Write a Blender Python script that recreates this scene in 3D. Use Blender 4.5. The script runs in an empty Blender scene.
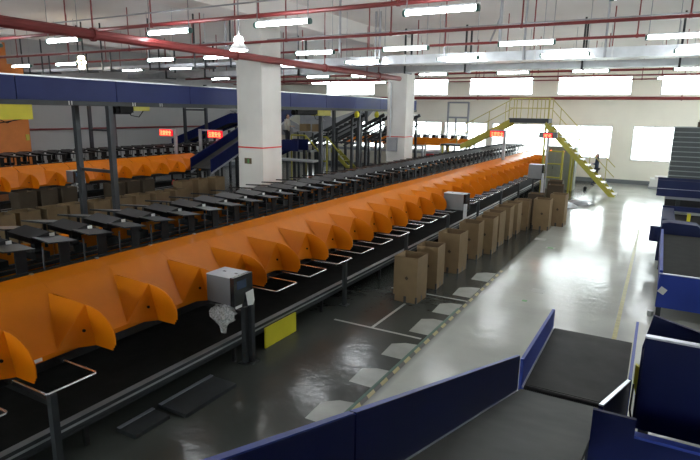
import bpy, math, random
from mathutils import Vector, Matrix
random.seed(7)
S = bpy.context.scene
C = S.collection
PI = math.pi

# ------------------------------------------------------------ camera, world, exposure
EYE = 3.6
cam_d = bpy.data.cameras.new('camera'); cam = bpy.data.objects.new('camera', cam_d); C.objects.link(cam)
F = 547.7
def unit(v): return Vector(v).normalized()
ay = unit((315, 113, -F)); ax = unit((1000, -133, F)); az = ax.cross(ay).normalized(); ax = ay.cross(az)
R = Matrix((ax, ay, az))            # camera axes -> world
cam.matrix_world = Matrix.Translation((0, 0, EYE)) @ R.to_4x4()
cam_d.lens = 36 * F / 700; cam_d.sensor_width = 36; cam_d.clip_end = 200; cam_d.clip_start = 0.05
S.camera = cam
S.view_settings.view_transform = 'Standard'; S.view_settings.look = 'None'
S.view_settings.exposure = 0.9; S.view_settings.gamma = 1; S.view_settings.use_curve_mapping = False
w = bpy.data.worlds.new('overcast_sky'); S.world = w; w.use_nodes = True
bg = w.node_tree.nodes['Background']
bg.inputs[0].default_value = (0.93, 0.97, 1.0, 1); bg.inputs[1].default_value = 9.0
TUBE = 26.0

# ------------------------------------------------------------ materials
M = {}
def mat(name, col, rough=.5, metal=0, var=.0, scale=8, bump=0, emit=0, coat=0, spec=.5, bscale=None):
    m = bpy.data.materials.new(name); m.use_nodes = True; nt = m.node_tree; b = nt.nodes['Principled BSDF']
    c = (col[0], col[1], col[2], 1)
    b.inputs['Base Color'].default_value = c
    b.inputs['Roughness'].default_value = rough; b.inputs['Metallic'].default_value = metal
    b.inputs['Specular IOR Level'].default_value = spec
    b.inputs['Coat Weight'].default_value = coat
    if emit:
        b.inputs['Emission Color'].default_value = c; b.inputs['Emission Strength'].default_value = emit
    if var or bump:
        tc = nt.nodes.new('ShaderNodeTexCoord'); n = nt.nodes.new('ShaderNodeTexNoise')
        n.inputs['Scale'].default_value = scale; n.inputs['Detail'].default_value = 4
        nt.links.new(tc.outputs['Object'], n.inputs['Vector'])
        if var:
            r = nt.nodes.new('ShaderNodeValToRGB')
            r.color_ramp.elements[0].position = .3; r.color_ramp.elements[1].position = .7
            r.color_ramp.elements[0].color = tuple(x * (1 - var) for x in col) + (1,)
            r.color_ramp.elements[1].color = tuple(min(1, x * (1 + var)) for x in col) + (1,)
            nt.links.new(n.outputs['Fac'], r.inputs['Fac']); nt.links.new(r.outputs['Color'], b.inputs['Base Color'])
        if bump:
            n2 = nt.nodes.new('ShaderNodeTexNoise'); n2.inputs['Scale'].default_value = bscale or scale
            nt.links.new(tc.outputs['Object'], n2.inputs['Vector'])
            bp = nt.nodes.new('ShaderNodeBump'); bp.inputs['Strength'].default_value = bump; bp.inputs['Distance'].default_value = .02
            nt.links.new(n2.outputs['Fac'], bp.inputs['Height']); nt.links.new(bp.outputs['Normal'], b.inputs['Normal'])
    M[name] = m; return m

mat('wall_cream', (.86, .83, .73), .8, var=.05, scale=.6)
mat('wall_grey', (.42, .42, .42), .8, var=.05, scale=.5)
mat('column_white', (.66, .65, .62), .7, var=.06, scale=1.5)
mat('ceiling_paint', (.66, .635, .61), .85, var=.06, scale=.35)
mat('skirting_grey', (.16, .18, .20), .6)
mat('ground_concrete', (.35, .35, .33), .8, var=.1, scale=.4)
mat('orange', (.66, .180, .002), .46, var=.05, scale=3, spec=.2)
mat('orange_dull', (.55, .17, .03), .5, var=.08, scale=3)
mat('black_steel', (.009, .009, .010), .5, var=.2, scale=10, spec=.35)
mat('black_matt', (.006, .006, .007), .65, var=.2, scale=10, spec=.25)
mat('tray_top', (.009, .010, .012), .36, var=.3, scale=14, spec=.35)
mat('belt_black', (.012, .012, .011), .75, var=.25, scale=5, spec=.1)
mat('belt_grey', (.040, .041, .037), .7, var=.35, scale=2.2, spec=.3)
mat('dark_frame', (.028, .032, .036), .5, metal=.3, var=.15, scale=4)
mat('post_grey', (.045, .05, .057), .45, metal=.3, var=.1, scale=4)
mat('blue_panel', (.003, .008, .065), .5, var=.12, scale=2, spec=.2)
mat('blue_bright', (.008, .035, .30), .55, var=.1, scale=2)
mat('blue_beam', (.014, .026, .13), .5, var=.1, scale=2, spec=.25)
mat('blue_dark', (.006, .012, .060), .6, var=.12, scale=2, spec=.3)
mat('edge_alu', (.42, .44, .50), .3, metal=.7)
mat('alu', (.50, .51, .52), .32, metal=.8, var=.05, scale=12)
mat('zinc', (.46, .48, .50), .35, metal=.75, var=.12, scale=3, bump=.05)
mat('wire_chrome', (.75, .76, .78), .22, metal=.9)
mat('steel_pale', (.33, .34, .36), .5, metal=.2, var=.1, scale=3)
mat('grey_box', (.12, .12, .125), .5, var=.06, scale=5)
mat('grey_mid', (.20, .205, .21), .55, var=.05, scale=5)
mat('grey_box_top', (.55, .56, .58), .45)
mat('screen_black', (.012, .013, .016), .2)
mat('screen_blue', (.02, .04, .08), .15)
mat('paper_white', (.72, .72, .70), .6)
mat('pipe_red', (.20, .030, .030), .4, var=.12, scale=4)
mat('red_paint', (.65, .03, .03), .45)
mat('yellow', (.62, .55, .02), .5, var=.06, scale=3)
mat('yellow_olive', (.40, .37, .045), .5, var=.08, scale=3)
mat('rail_yellow', (.48, .42, .13), .5)
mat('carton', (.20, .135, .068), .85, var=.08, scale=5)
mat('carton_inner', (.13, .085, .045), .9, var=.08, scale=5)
mat('carton_dark', (.055, .038, .022), .9, var=.1, scale=5)
mat('tape_black', (.02, .02, .022), .4)
mat('floor_pale', (.33, .345, .315), .25, var=.12, scale=3)
mat('floor_white', (.30, .31, .29), .4, var=.12, scale=9)
mat('floor_yellow', (.36, .32, .10), .4, var=.2, scale=9)
mat('tape_green', (.025, .085, .055), .4, var=.3, scale=7)
mat('cap_green', (.05, .14, .12), .5)
mat('lamp_body', (.6, .6, .62), .4)
mat('tube_lit', (.93, .97, 1.0), .4, emit=TUBE)
mat('bulb_warm', (1.0, .80, .50), .4, emit=14)
mat('lamp_lit', (1, 1, .97), .4, emit=30)
mat('led_red', (1.0, .10, .035), .4, emit=6)
mat('led_back_glow', (.9, .004, .02), .5, emit=.5)  # even red emission paints the LED spill onto the display housing
mat('tread_steel', (.55, .56, .55), .4, metal=.4)
mat('tray_stack', (.050, .060, .065), .5, var=.1, scale=4)
mat('tray_lip', (.24, .27, .27), .5)
mat('skin', (.45, .27, .19), .6); mat('hair', (.015, .012, .012), .6)
mat('cloth_navy', (.03, .045, .085), .8, var=.1, scale=20); mat('cloth_beige', (.45, .42, .36), .8, var=.1, scale=20)
mat('cloth_black', (.02, .02, .025), .8)
mat('cab_green', (.25, .28, .24), .5, var=.05, scale=3)
mat('ext_red', (.5, .02, .02), .3)
mat('sign_green', (.08, .28, .08), .5); mat('sign_brown', (.12, .08, .04), .5)
mat('blue_glow', (.01, .06, .45), .4)

# film: thin clear bag plastic
def film():
    m = bpy.data.materials.new('clear_film'); m.use_nodes = True; nt = m.node_tree
    b = nt.nodes['Principled BSDF']; b.inputs['Base Color'].default_value = (.75, .76, .78, 1); b.inputs['Roughness'].default_value = .2
    n = nt.nodes.new('ShaderNodeTexNoise'); n.inputs['Scale'].default_value = 18
    tr = nt.nodes.new('ShaderNodeBsdfTransparent'); mx = nt.nodes.new('ShaderNodeMixShader')
    nt.links.new(n.outputs['Fac'], mx.inputs[0]); nt.links.new(tr.outputs[0], mx.inputs[1]); nt.links.new(b.outputs[0], mx.inputs[2])
    nt.links.new(mx.outputs[0], nt.nodes['Material Output'].inputs['Surface']); M['clear_film'] = m
film()
def glass():
    m = bpy.data.materials.new('window_glass'); m.use_nodes = True; nt = m.node_tree
    for n in list(nt.nodes):
        if n.type == 'BSDF_PRINCIPLED': nt.nodes.remove(n)
    tr = nt.nodes.new('ShaderNodeBsdfTransparent'); tr.inputs[0].default_value = (.93, .96, .95, 1)
    gl = nt.nodes.new('ShaderNodeBsdfGlossy'); gl.inputs['Roughness'].default_value = .02
    fr = nt.nodes.new('ShaderNodeFresnel'); fr.inputs[0].default_value = 1.45; mx = nt.nodes.new('ShaderNodeMixShader')
    nt.links.new(fr.outputs[0], mx.inputs[0]); nt.links.new(tr.outputs[0], mx.inputs[1]); nt.links.new(gl.outputs[0], mx.inputs[2])
    nt.links.new(mx.outputs[0], nt.nodes['Material Output'].inputs['Surface']); M['window_glass'] = m
glass()
def hazard():
    m = bpy.data.materials.new('hazard_tape'); m.use_nodes = True; nt = m.node_tree; b = nt.nodes['Principled BSDF']
    tc = nt.nodes.new('ShaderNodeTexCoord'); wv = nt.nodes.new('ShaderNodeTexWave'); wv.inputs['Scale'].default_value = 1.6
    wv.bands_direction = 'DIAGONAL'
    r = nt.nodes.new('ShaderNodeValToRGB'); r.color_ramp.interpolation = 'CONSTANT'
    r.color_ramp.elements[0].color = (.06, .06, .05, 1); r.color_ramp.elements[1].position = .5; r.color_ramp.elements[1].color = (.36, .31, .13, 1)
    nt.links.new(tc.outputs['Object'], wv.inputs['Vector']); nt.links.new(wv.outputs['Fac'], r.inputs['Fac'])
    nt.links.new(r.outputs['Color'], b.inputs['Base Color']); b.inputs['Roughness'].default_value = .4; M['hazard_tape'] = m
hazard()
def floor_mat():
    m = bpy.data.materials.new('floor_epoxy'); m.use_nodes = True; nt = m.node_tree; b = nt.nodes['Principled BSDF']; L = nt.links
    N = nt.nodes.new
    tc = N('ShaderNodeTexCoord'); sep = N('ShaderNodeSeparateXYZ'); L.new(tc.outputs['Object'], sep.inputs[0])
    n1 = N('ShaderNodeTexNoise'); n1.inputs['Scale'].default_value = .9; n1.inputs['Detail'].default_value = 6; L.new(tc.outputs['Object'], n1.inputs['Vector'])
    # dark green-grey on the work side, paler grey on the walkway side
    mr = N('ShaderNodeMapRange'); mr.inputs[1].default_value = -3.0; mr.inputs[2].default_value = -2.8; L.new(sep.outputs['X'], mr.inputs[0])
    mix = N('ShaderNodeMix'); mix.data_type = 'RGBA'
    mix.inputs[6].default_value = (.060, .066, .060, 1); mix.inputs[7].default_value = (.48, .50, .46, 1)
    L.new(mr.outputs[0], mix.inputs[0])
    mul = N('ShaderNodeMix'); mul.data_type = 'RGBA'; mul.blend_type = 'MULTIPLY'; mul.inputs[0].default_value = .5
    r = N('ShaderNodeValToRGB'); r.color_ramp.elements[0].position = .3; r.color_ramp.elements[0].color = (.6, .6, .6, 1); r.color_ramp.elements[1].position = .75
    L.new(n1.outputs['Fac'], r.inputs['Fac']); L.new(mix.outputs[2], mul.inputs[6]); L.new(r.outputs['Color'], mul.inputs[7])
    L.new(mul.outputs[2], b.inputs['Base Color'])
    r2 = N('ShaderNodeMapRange'); r2.inputs[3].default_value = .08; r2.inputs[4].default_value = .22; L.new(n1.outputs['Fac'], r2.inputs[0]); L.new(r2.outputs[0], b.inputs['Roughness'])
    n2 = N('ShaderNodeTexNoise'); n2.inputs['Scale'].default_value = 5.0; n2.inputs['Detail'].default_value = 2; L.new(tc.outputs['Object'], n2.inputs['Vector'])
    bp = N('ShaderNodeBump'); bp.inputs['Strength'].default_value = .25; bp.inputs['Distance'].default_value = .02
    L.new(n2.outputs['Fac'], bp.inputs['Height']); L.new(bp.outputs['Normal'], b.inputs['Normal'])
    b.inputs['Specular IOR Level'].default_value = .24
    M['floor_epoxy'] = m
floor_mat()

# ------------------------------------------------------------ mesh helpers
class MB:
    def __init__(s): s.v = []; s.f = []
    def add(s, vs, fs):
        o = len(s.v); s.v += [tuple(v) for v in vs]; s.f += [tuple(i + o for i in f) for f in fs]; return s
    def box(s, x0, x1, y0, y1, z0, z1):
        return s.add([(x0,y0,z0),(x1,y0,z0),(x1,y1,z0),(x0,y1,z0),(x0,y0,z1),(x1,y0,z1),(x1,y1,z1),(x0,y1,z1)],
                     [(3,2,1,0),(4,5,6,7),(0,1,5,4),(1,2,6,5),(2,3,7,6),(3,0,4,7)])
    def bar(s, a, b, w, h=None, up=(0,0,1)):     # square bar between two points
        h = h or w; a = Vector(a); b = Vector(b); d = (b - a).normalized(); u = Vector(up)
        if abs(d.dot(u)) > .98: u = Vector((1,0,0))
        p = d.cross(u).normalized() * (w/2); q = p.cross(d).normalized() * (h/2)
        vs = [c + sx*p + sq*q for c in (a, b) for sx, sq in ((-1,-1),(1,-1),(1,1),(-1,1))]
        return s.add(vs, [(3,2,1,0),(4,5,6,7),(0,1,5,4),(1,2,6,5),(2,3,7,6),(3,0,4,7)])
    def tube(s, pts, r, n=8):
        pts = [Vector(p) for p in pts]; rings = []; prev = None
        for i, p in enumerate(pts):
            d = (pts[min(i+1, len(pts)-1)] - pts[max(i-1, 0)]).normalized()
            u = Vector((0,0,1)) if abs(d.z) < .9 else Vector((1,0,0))
            a = d.cross(u).normalized(); b2 = d.cross(a)
            rr = r[i] if isinstance(r, (list, tuple)) else r
            rings.append([p + rr*(math.cos(t)*a + math.sin(t)*b2) for t in [2*PI*k/n for k in range(n)]])
        vs = [v for g in rings for v in g]; fs = []
        for i in range(len(pts)-1):
            for k in range(n):
                fs.append((i*n+k, i*n+(k+1)%n, (i+1)*n+(k+1)%n, (i+1)*n+k))
        fs.append(tuple(range(n-1,-1,-1))); fs.append(tuple((len(pts)-1)*n+k for k in range(n)))
        return s.add(vs, fs)
    def slab(s, poly, th):                       # flat polygon thickened along its normal
        P = [Vector(p) for p in poly]; nrm = Vector((0,0,0))
        for i in range(len(P)):
            nrm += P[i].cross(P[(i+1) % len(P)])
        nrm = nrm.normalized() * th; n = len(P)
        return s.add([p + nrm*.5 for p in P] + [p - nrm*.5 for p in P],
                     [tuple(range(n)), tuple(range(2*n-1, n-1, -1))] + [(i, i+n, (i+1)%n+n, (i+1)%n) for i in range(n)])
    def lathe(s, prof, c, n=16):
        vs = []; fs = []
        for r, z in prof:
            for k in range(n): vs.append((c[0]+r*math.cos(2*PI*k/n), c[1]+r*math.sin(2*PI*k/n), c[2]+z))
        for i in range(len(prof)-1):
            for k in range(n): fs.append((i*n+k, i*n+(k+1)%n, (i+1)*n+(k+1)%n, (i+1)*n+k))
        fs.append(tuple(range(n-1,-1,-1))); fs.append(tuple((len(prof)-1)*n+k for k in range(n)))
        return s.add(vs, fs)

def wloc(o):
    v = Vector((0,0,0))
    while o: v += o.location; o = o.parent
    return v
def build(name, mb, m, parent=None, loc=None):
    me = bpy.data.meshes.new(name)
    off = wloc(parent) if parent else (Vector(loc) if loc else Vector((0,0,0)))
    me.from_pydata([(v[0]-off.x, v[1]-off.y, v[2]-off.z) for v in mb.v], [], mb.f)
    me.materials.append(M[m]); me.update()
    o = bpy.data.objects.new(name, me); C.objects.link(o)
    if parent: o.parent = parent
    elif loc: o.location = loc
    return o
def thing(name, label, cat, loc, group=None):
    o = bpy.data.objects.new(name, None); C.objects.link(o); o.location = loc; o.empty_display_size = .1
    o['label'] = label; o['category'] = cat
    if group: o['group'] = group
    return o
def tag(o, label, cat, group=None):
    o['label'] = label; o['category'] = cat
    if group: o['group'] = group
    return o
def struct(name, mb, m, parent=None, loc=None):
    o = build(name, mb, m, parent, loc)
    if not parent: o['kind'] = 'structure'
    return o
def stuff(o): o['kind'] = 'stuff'; return o
def dup(root, loc, label, rotz=0, group=None):
    kids = {}
    for o in ALLKIDS(root): kids.setdefault(o.parent.name, []).append(o)
    def cp(o, par):
        c = o.copy(); C.objects.link(c)
        if par: c.parent = par
        for k in kids.get(o.name, []): cp(k, c)
        return c
    r = cp(root, None); r.location = loc; r.rotation_euler = (0, 0, rotz); r['label'] = label
    if group: r['group'] = group
    return r
def ALLKIDS(root):
    out = []
    for ch in root.children: out.append(ch); out += ALLKIDS(ch)
    return out
ONES = ['', 'first', 'second', 'third', 'fourth', 'fifth', 'sixth', 'seventh', 'eighth', 'ninth', 'tenth', 'eleventh', 'twelfth', 'thirteenth',
        'fourteenth', 'fifteenth', 'sixteenth', 'seventeenth', 'eighteenth', 'nineteenth']
TENS = {2: ('twentieth', 'twenty'), 3: ('thirtieth', 'thirty'), 4: ('fortieth', 'forty'), 5: ('fiftieth', 'fifty'), 6: ('sixtieth', 'sixty')}
def nth(n):
    if n < 20: return ONES[n]
    t, o = divmod(n, 10)
    return TENS[t][0] if o == 0 else TENS[t][1] + '-' + ONES[o]
def between(v0, v1, n): return [v0 + (v1-v0)*i/(n-1) for i in range(n)]

# ============================================================ SETTING
XL, XR, YB, YF, ZC = -25.0, 9.0, 33.4, -9.0, 6.8
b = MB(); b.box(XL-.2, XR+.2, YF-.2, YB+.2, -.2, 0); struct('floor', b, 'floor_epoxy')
b = MB(); b.box(-60, 60, YB+.25, 120, -.4, -.25); struct('ground_outside', b, 'ground_concrete')
b = MB(); b.box(XL-.2, XR+.2, YF-.2, YB+.2, ZC, ZC+.2); struct('ceiling', b, 'ceiling_paint')
b = MB(); b.box(XL-.2, XL, YF, YB, 0, ZC); struct('wall_left', b, 'wall_grey')

def wall_with_holes(holes, a0, a1, z0, z1, put):
    xs = sorted({a0, a1, *[h[0] for h in holes], *[h[1] for h in holes]})
    for i in range(len(xs)-1):
        m = (xs[i]+xs[i+1])/2
        hs = sorted([(h[2], h[3]) for h in holes if h[0] < m < h[1]])
        z = z0
        for (p, q) in hs:
            if p > z: put(xs[i], xs[i+1], z, p)
            z = q
        if z < z1: put(xs[i], xs[i+1], z, z1)
upper = []
for k in range(-4, 3):
    x = -5.45 + k*5.1
    if x > XL and x+3.75 < XR: upper.append((x, x+3.75, 4.72, 5.72))
lower = [(-22.5, -20.0, 1.3, 3.05), (-18.6, -16.2, 1.3, 3.05), (-14.3, -12.2, 1.3, 3.1), (-12.0, -9.3, 1.3, 3.1), (-9.0, -2.4, 1.3, 3.08), (-1.4, .62, 1.27, 3.1), (3.6, 6.2, 1.27, 3.1)]
b = MB()
wall_with_holes(upper+lower, XL, XR, 0, ZC, lambda p, q, r, t: b.box(p, q, YB, YB+.2, r, t))
struct('wall_back', b, 'wall_cream')
n = 0
for (x0, x1, z0, z1) in upper+lower:
    n += 1
    b = MB(); t = .05
    b.box(x0, x1, YB+.06, YB+.12, z0, z0+t); b.box(x0, x1, YB+.06, YB+.12, z1-t, z1)
    b.box(x0, x0+t, YB+.06, YB+.12, z0, z1); b.box(x1-t, x1, YB+.06, YB+.12, z0, z1)
    wn = struct('window_%d' % n, b, 'alu')
    mw = 1 if x1-x0 < 5 else 3
    b = MB()
    for j in range(1, mw+1):
        xm = x0+(x1-x0)*j/(mw+1); b.box(xm-.03, xm+.03, YB+.065, YB+.115, z0, z1)
    struct('mullion', b, 'alu', wn)
    for j in range(mw+1):
        p = x0+(x1-x0)*j/(mw+1); q = x0+(x1-x0)*(j+1)/(mw+1)
        b = MB(); b.box(p+.03, q-.03, YB+.085, YB+.095, z0+.04, z1-.04); struct('pane', b, 'window_glass', wn)
# front wall behind the camera; unseen windows added to light the chute fins
fill_front = [(x, x+3.75, 1.8, 4.3) for x in (-19, -13.5, -8, -2.5)]
b = MB(); wall_with_holes(fill_front, XL, XR, 0, ZC, lambda p, q, r, t: b.box(p, q, YF-.2, YF, r, t)); struct('wall_front', b, 'wall_cream')
for (x0, x1, z0, z1) in fill_front:
    n += 1
    b = MB(); t = .05
    b.box(x0, x1, YF-.12, YF-.06, z0, z0+t); b.box(x0, x1, YF-.12, YF-.06, z1-t, z1); b.box(x0, x1, YF-.12, YF-.06, (z0+z1)/2-t/2, (z0+z1)/2+t/2)
    for xx in (x0, (x0+x1)/2-.03, x1-t): b.box(xx, xx+t, YF-.12, YF-.06, z0, z1)
    wn = struct('window_%d' % n, b, 'alu')
    b = MB(); b.box(x0+.04, x1-.04, YF-.095, YF-.085, z0+.04, z1-.04); struct('pane', b, 'window_glass', wn)  # pane of an added unseen window
# right wall; unseen windows added to brighten the back of the hall
fill_right = [(y, y+3.6, 4.4, 5.7) for y in (13.2, 18.3, 23.4)] + [(28.5, 32.1, 1.3, 5.7)]
b = MB(); wall_with_holes(fill_right, YF, YB, 0, ZC, lambda p, q, r, t: b.box(XR, XR+.2, p, q, r, t)); struct('wall_right', b, 'wall_cream')
for (y0, y1, z0, z1) in fill_right:
    n += 1
    b = MB(); t = .05
    b.box(XR+.06, XR+.12, y0, y1, z0, z0+t); b.box(XR+.06, XR+.12, y0, y1, z1-t, z1)
    for yy in (y0, (y0+y1)/2-.03, y1-t): b.box(XR+.06, XR+.12, yy, yy+t, z0, z1)
    wn = struct('window_%d' % n, b, 'alu')
    b = MB(); b.box(XR+.085, XR+.095, y0+.04, y1-.04, z0+.04, z1-.04); struct('pane', b, 'window_glass', wn)  # pane of an added unseen window
b = MB(); b.box(XL, -.3, YB-.03, YB, 0, .22); struct('baseboard_back', b, 'skirting_grey')
b = MB(); b.box(XL, XL+.03, 0, YB, 0, .22); struct('baseboard_left', b, 'skirting_grey')
# ceiling beams
i = 0
for (x0, x1, y0, y1, z) in [(-11.2, -10.1, YF, YB, 6.15), (-23.2, -22.4, YF, YB, 6.35)]:
    b = MB(); b.box(x0, x1, y0, y1, z, ZC+.01); struct(['ceiling_beam'][0], b, 'ceiling_paint')
# columns
def column(x0, y0, s, name='column', dx=0):
    b = MB(); b.box(x0, x0+s, y0, y0+s, 0, 6.2); c = struct(name, b, 'column_white')
    b = MB(); b.box(x0-.006, x0+s+.006, y0-.006, y0+s+.006, 2.50, 2.54); struct('red_band', b, 'red_paint', c)
    b = MB(); b.box(x0-.012, x0+s+.012, y0-.012, y0+s+.012, 0, .12); struct('column_base', b, 'skirting_grey', c)
    return c
c1 = column(-11.2, 13.0, .93)
c2 = column(-11.25, 23.5, .93)
# thin corner conduit on the far column
b = MB(); b.tube([(-11.05, 23.44, 2.5), (-11.05, 23.44, 4.9), (-11.12, 23.44, 5.0)], .035, 8)
tag(build('conduit', b, 'zinc'), 'grey conduit running up the face of the far column above the switch box', 'pipe')
t = thing('switch_box', 'grey steel switch box on the far white column below the red band', 'box', (-10.95, 23.41, 1.85))
b = MB(); b.box(-11.15, -10.68, 23.36, 23.5, 1.85, 2.48); build('body', b, 'steel_pale', t)
b = MB(); b.box(-11.12, -10.71, 23.345, 23.36, 1.88, 2.45); build('door', b, 'steel_pale', t)
# small safety sign on the near column
t = thing('wall_sign', 'small green and brown safety sign on the near white column', 'sign', (-10.83, 12.98, 2.05))
b = MB(); b.box(-10.96, -10.70, 12.98, 13.0, 2.03, 2.20); build('plate', b, 'sign_brown', t)
b = MB(); b.box(-10.84, -10.78, 12.972, 12.98, 2.05, 2.17); build('symbol', b, 'sign_green', t)

# ------------------------------------------------------------ floor marks
b = MB(); b.box(-.345, -.275, 7.55, 20, 0.0, .003); tag(build('floor_line', b, 'floor_yellow'), 'long yellow line painted along the right side of the bright walkway', 'marking')
b = MB(); b.box(-2.96, -2.90, 4.0, 12.6, 0, .004); tag(build('hazard_tape', b, 'hazard_tape'), 'yellow and black striped hazard tape on the floor beside the cartons', 'tape')
b = MB(); b.box(-3.01, -2.965, 4.0, 9.6, 0, .003); tag(build('green_tape', b, 'tape_green'), 'green tape stuck along the left edge of the striped tape', 'tape')
b = MB(); b.bar((-4.9, 2.8, .002), (-3.9, 3.1, .002), .05, .004); tag(build('green_line', b, 'tape_green'), 'dark green line on the floor near the bottom left under the blue panel', 'marking')
b = MB()
b.box(-4.7, -3.05, 7.86, 7.91, 0, .003); b.box(-3.98, -3.93, 7.91, 9.3, 0, .003); b.box(-4.6, -2.95, 10.04, 10.09, 0, .003)
tag(build('bay_marking', b, 'floor_white'), 'white painted bay outline on the dark floor around the nearest cartons', 'marking')
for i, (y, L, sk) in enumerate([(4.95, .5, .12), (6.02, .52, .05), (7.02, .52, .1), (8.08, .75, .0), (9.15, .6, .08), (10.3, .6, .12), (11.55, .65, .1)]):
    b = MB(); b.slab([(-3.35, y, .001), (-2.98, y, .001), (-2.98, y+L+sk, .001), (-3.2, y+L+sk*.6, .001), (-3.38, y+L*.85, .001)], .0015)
    tag(build('pale_patch', b, 'floor_pale'), 'pale squarish patch on the floor along the striped tape, %s from the camera' % nth(i+1), 'marking', 'pale floor patches')  # paler grey squares laid flat on the dark floor
for i, (x, y, s) in enumerate([(-2.0, 10.7, .16), (-1.9, 11.5, .25), (-2.8, 16.6, .3), (-2.35, 15.6, .25)]):
    b = MB(); b.box(x-s/2, x+s/2, y-s/2, y+s/2, 0, .003)
    lab = ['small green floor sticker nearest the camera on the walkway', 'pale worn square just beyond the green floor sticker', 'white floor sticker beside the middle cartons', 'green and white floor sticker right of the far cartons'][i]
    o = tag(build('floor_sticker', b, ['floor_white', 'floor_white', 'floor_white', 'floor_white'][i]), lab, 'sticker')
    if i in (0, 3):
        b = MB(); b.box(x-s*.3, x+s*.3, y-s*.3, y+s*.3, .003, .005); build('symbol', b, 'sign_green', o)

# ============================================================ SORTER CARRIERS
def make_carrier():
    t = thing('sorter_carrier', '', 'carrier', (0, 0, 0), 'carriers of the main sorter')
    b = MB(); b.box(-.14, .14, -.10, .10, .0, .09); b.box(-.04, .04, -.05, .05, .09, .30); build('carriage', b, 'black_matt', t)
    b = MB()
    b.slab([(.40, -.29, .39), (.78, -.29, .365), (.78, .10, .325), (.40, .10, .345)], .018)
    build('near_tray', b, 'tray_top', t)
    b = MB()
    b.slab([(-.76, -.31, .40), (-.16, -.31, .43), (-.16, .20, .35), (-.76, .20, .32)], .025)
    build('far_tray', b, 'tray_top', t)
    b = MB(); b.slab([(-.14, -.32, .25), (-.14, .27, .24), (-.14, .20, .36), (-.14, -.10, .47), (-.14, -.32, .42)], .001)
    b = MB(); X0, X1 = -.15, .41; pr = [(-.29, .34), (.20, .30), (.19, .34), (-.04, .46), (-.29, .41)]
    k = len(pr); b.add([(X0, y, z) for y, z in pr]+[(X1, y, z-.03) for y, z in pr], [tuple(range(k)), tuple(range(2*k-1, k-1, -1))]+[(q, q+k, (q+1)%k+k, (q+1)%k) for q in range(k)])
    sp = build('cover', b, 'black_steel', t)
    b = MB(); b.box(X1, X1+.006, -.05, .02, .345, .41); build('label_plate', b, 'paper_white', sp)
    for s in (1, -1):
        b = MB(); b.box(s*.70-.012, s*.70+.012, -.12 if s > 0 else -.02, .02, -.06, .33); build('side_plate', b, 'black_matt', t)
        b = MB(); b.box(s*.76-.009, s*.76+.009, .19, .208, .02, .33); build('side_post', b, 'post_grey', t)
    return t
P = .568
car0 = make_carrier()
def sorter_line(xc, y0, n, line, group):
    for i in range(n):
        y = y0 + P*i
        lab = 'black twin-tray carrier, %s from the camera on %s' % (nth(i+1), line)
        if not car0.get('used'):
            car0['used'] = 1; car0.location = (xc, y, 1.55); car0['label'] = lab; car0['group'] = group
        else: dup(car0, (xc, y, 1.55), lab, 0, group)
sorter_line(-7.4, 2.61, 54, 'the main sorter', 'carriers of the main sorter')
sorter_line(-20.4, 8.4, 32, 'the left sorter by the wall', 'carriers of the left sorter')
del car0['used']

# frames
def sorter_frame(xc, y0, y1, label, legs, name='steel_trestle'):
    t = thing(name, label, 'frame', (xc, y0, 0))
    for s in (1, -1):
        b = MB(); b.box(xc+s*.72-.05, xc+s*.72+.05, y0, y1, 1.06, 1.16)
        b.box(xc+s*.74-.012, xc+s*.74+.012, y0, y1, 1.46 if s > 0 else 1.06, 1.60 if s > 0 else 1.16); build('side_rail', b, 'black_steel', t)
        b = MB(); b.box(xc+s*.12-.03, xc+s*.12+.03, y0, y1, 1.45, 1.50); build('running_rail', b, 'black_steel', t)
    for y in legs:
        b = MB(); b.box(xc-.72, xc+.72, y-.03, y+.03, 1.0, 1.06); build('cross_beam', b, 'black_steel', t)
        for s in (1, -1):
            b = MB(); b.box(xc+s*.6-.035, xc+s*.6+.035, y-.035, y+.035, .012, 1.06); lg = build('leg', b, 'black_steel', t)
            b = MB(); b.box(xc+s*.6-.08, xc+s*.6+.08, y-.08, y+.08, 0, .012); build('foot_plate', b, 'black_steel', lg)
    return t
sorter_frame(-7.4, 2.0, 33.2, 'long black steel frame carrying the main row of black carriers', [2.9+2.87*i for i in range(11)])
sorter_frame(-20.4, 8.0, 26.6, 'black steel frame carrying the left row of carriers by the grey wall', [8.6+2.87*i for i in range(7)])

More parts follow.
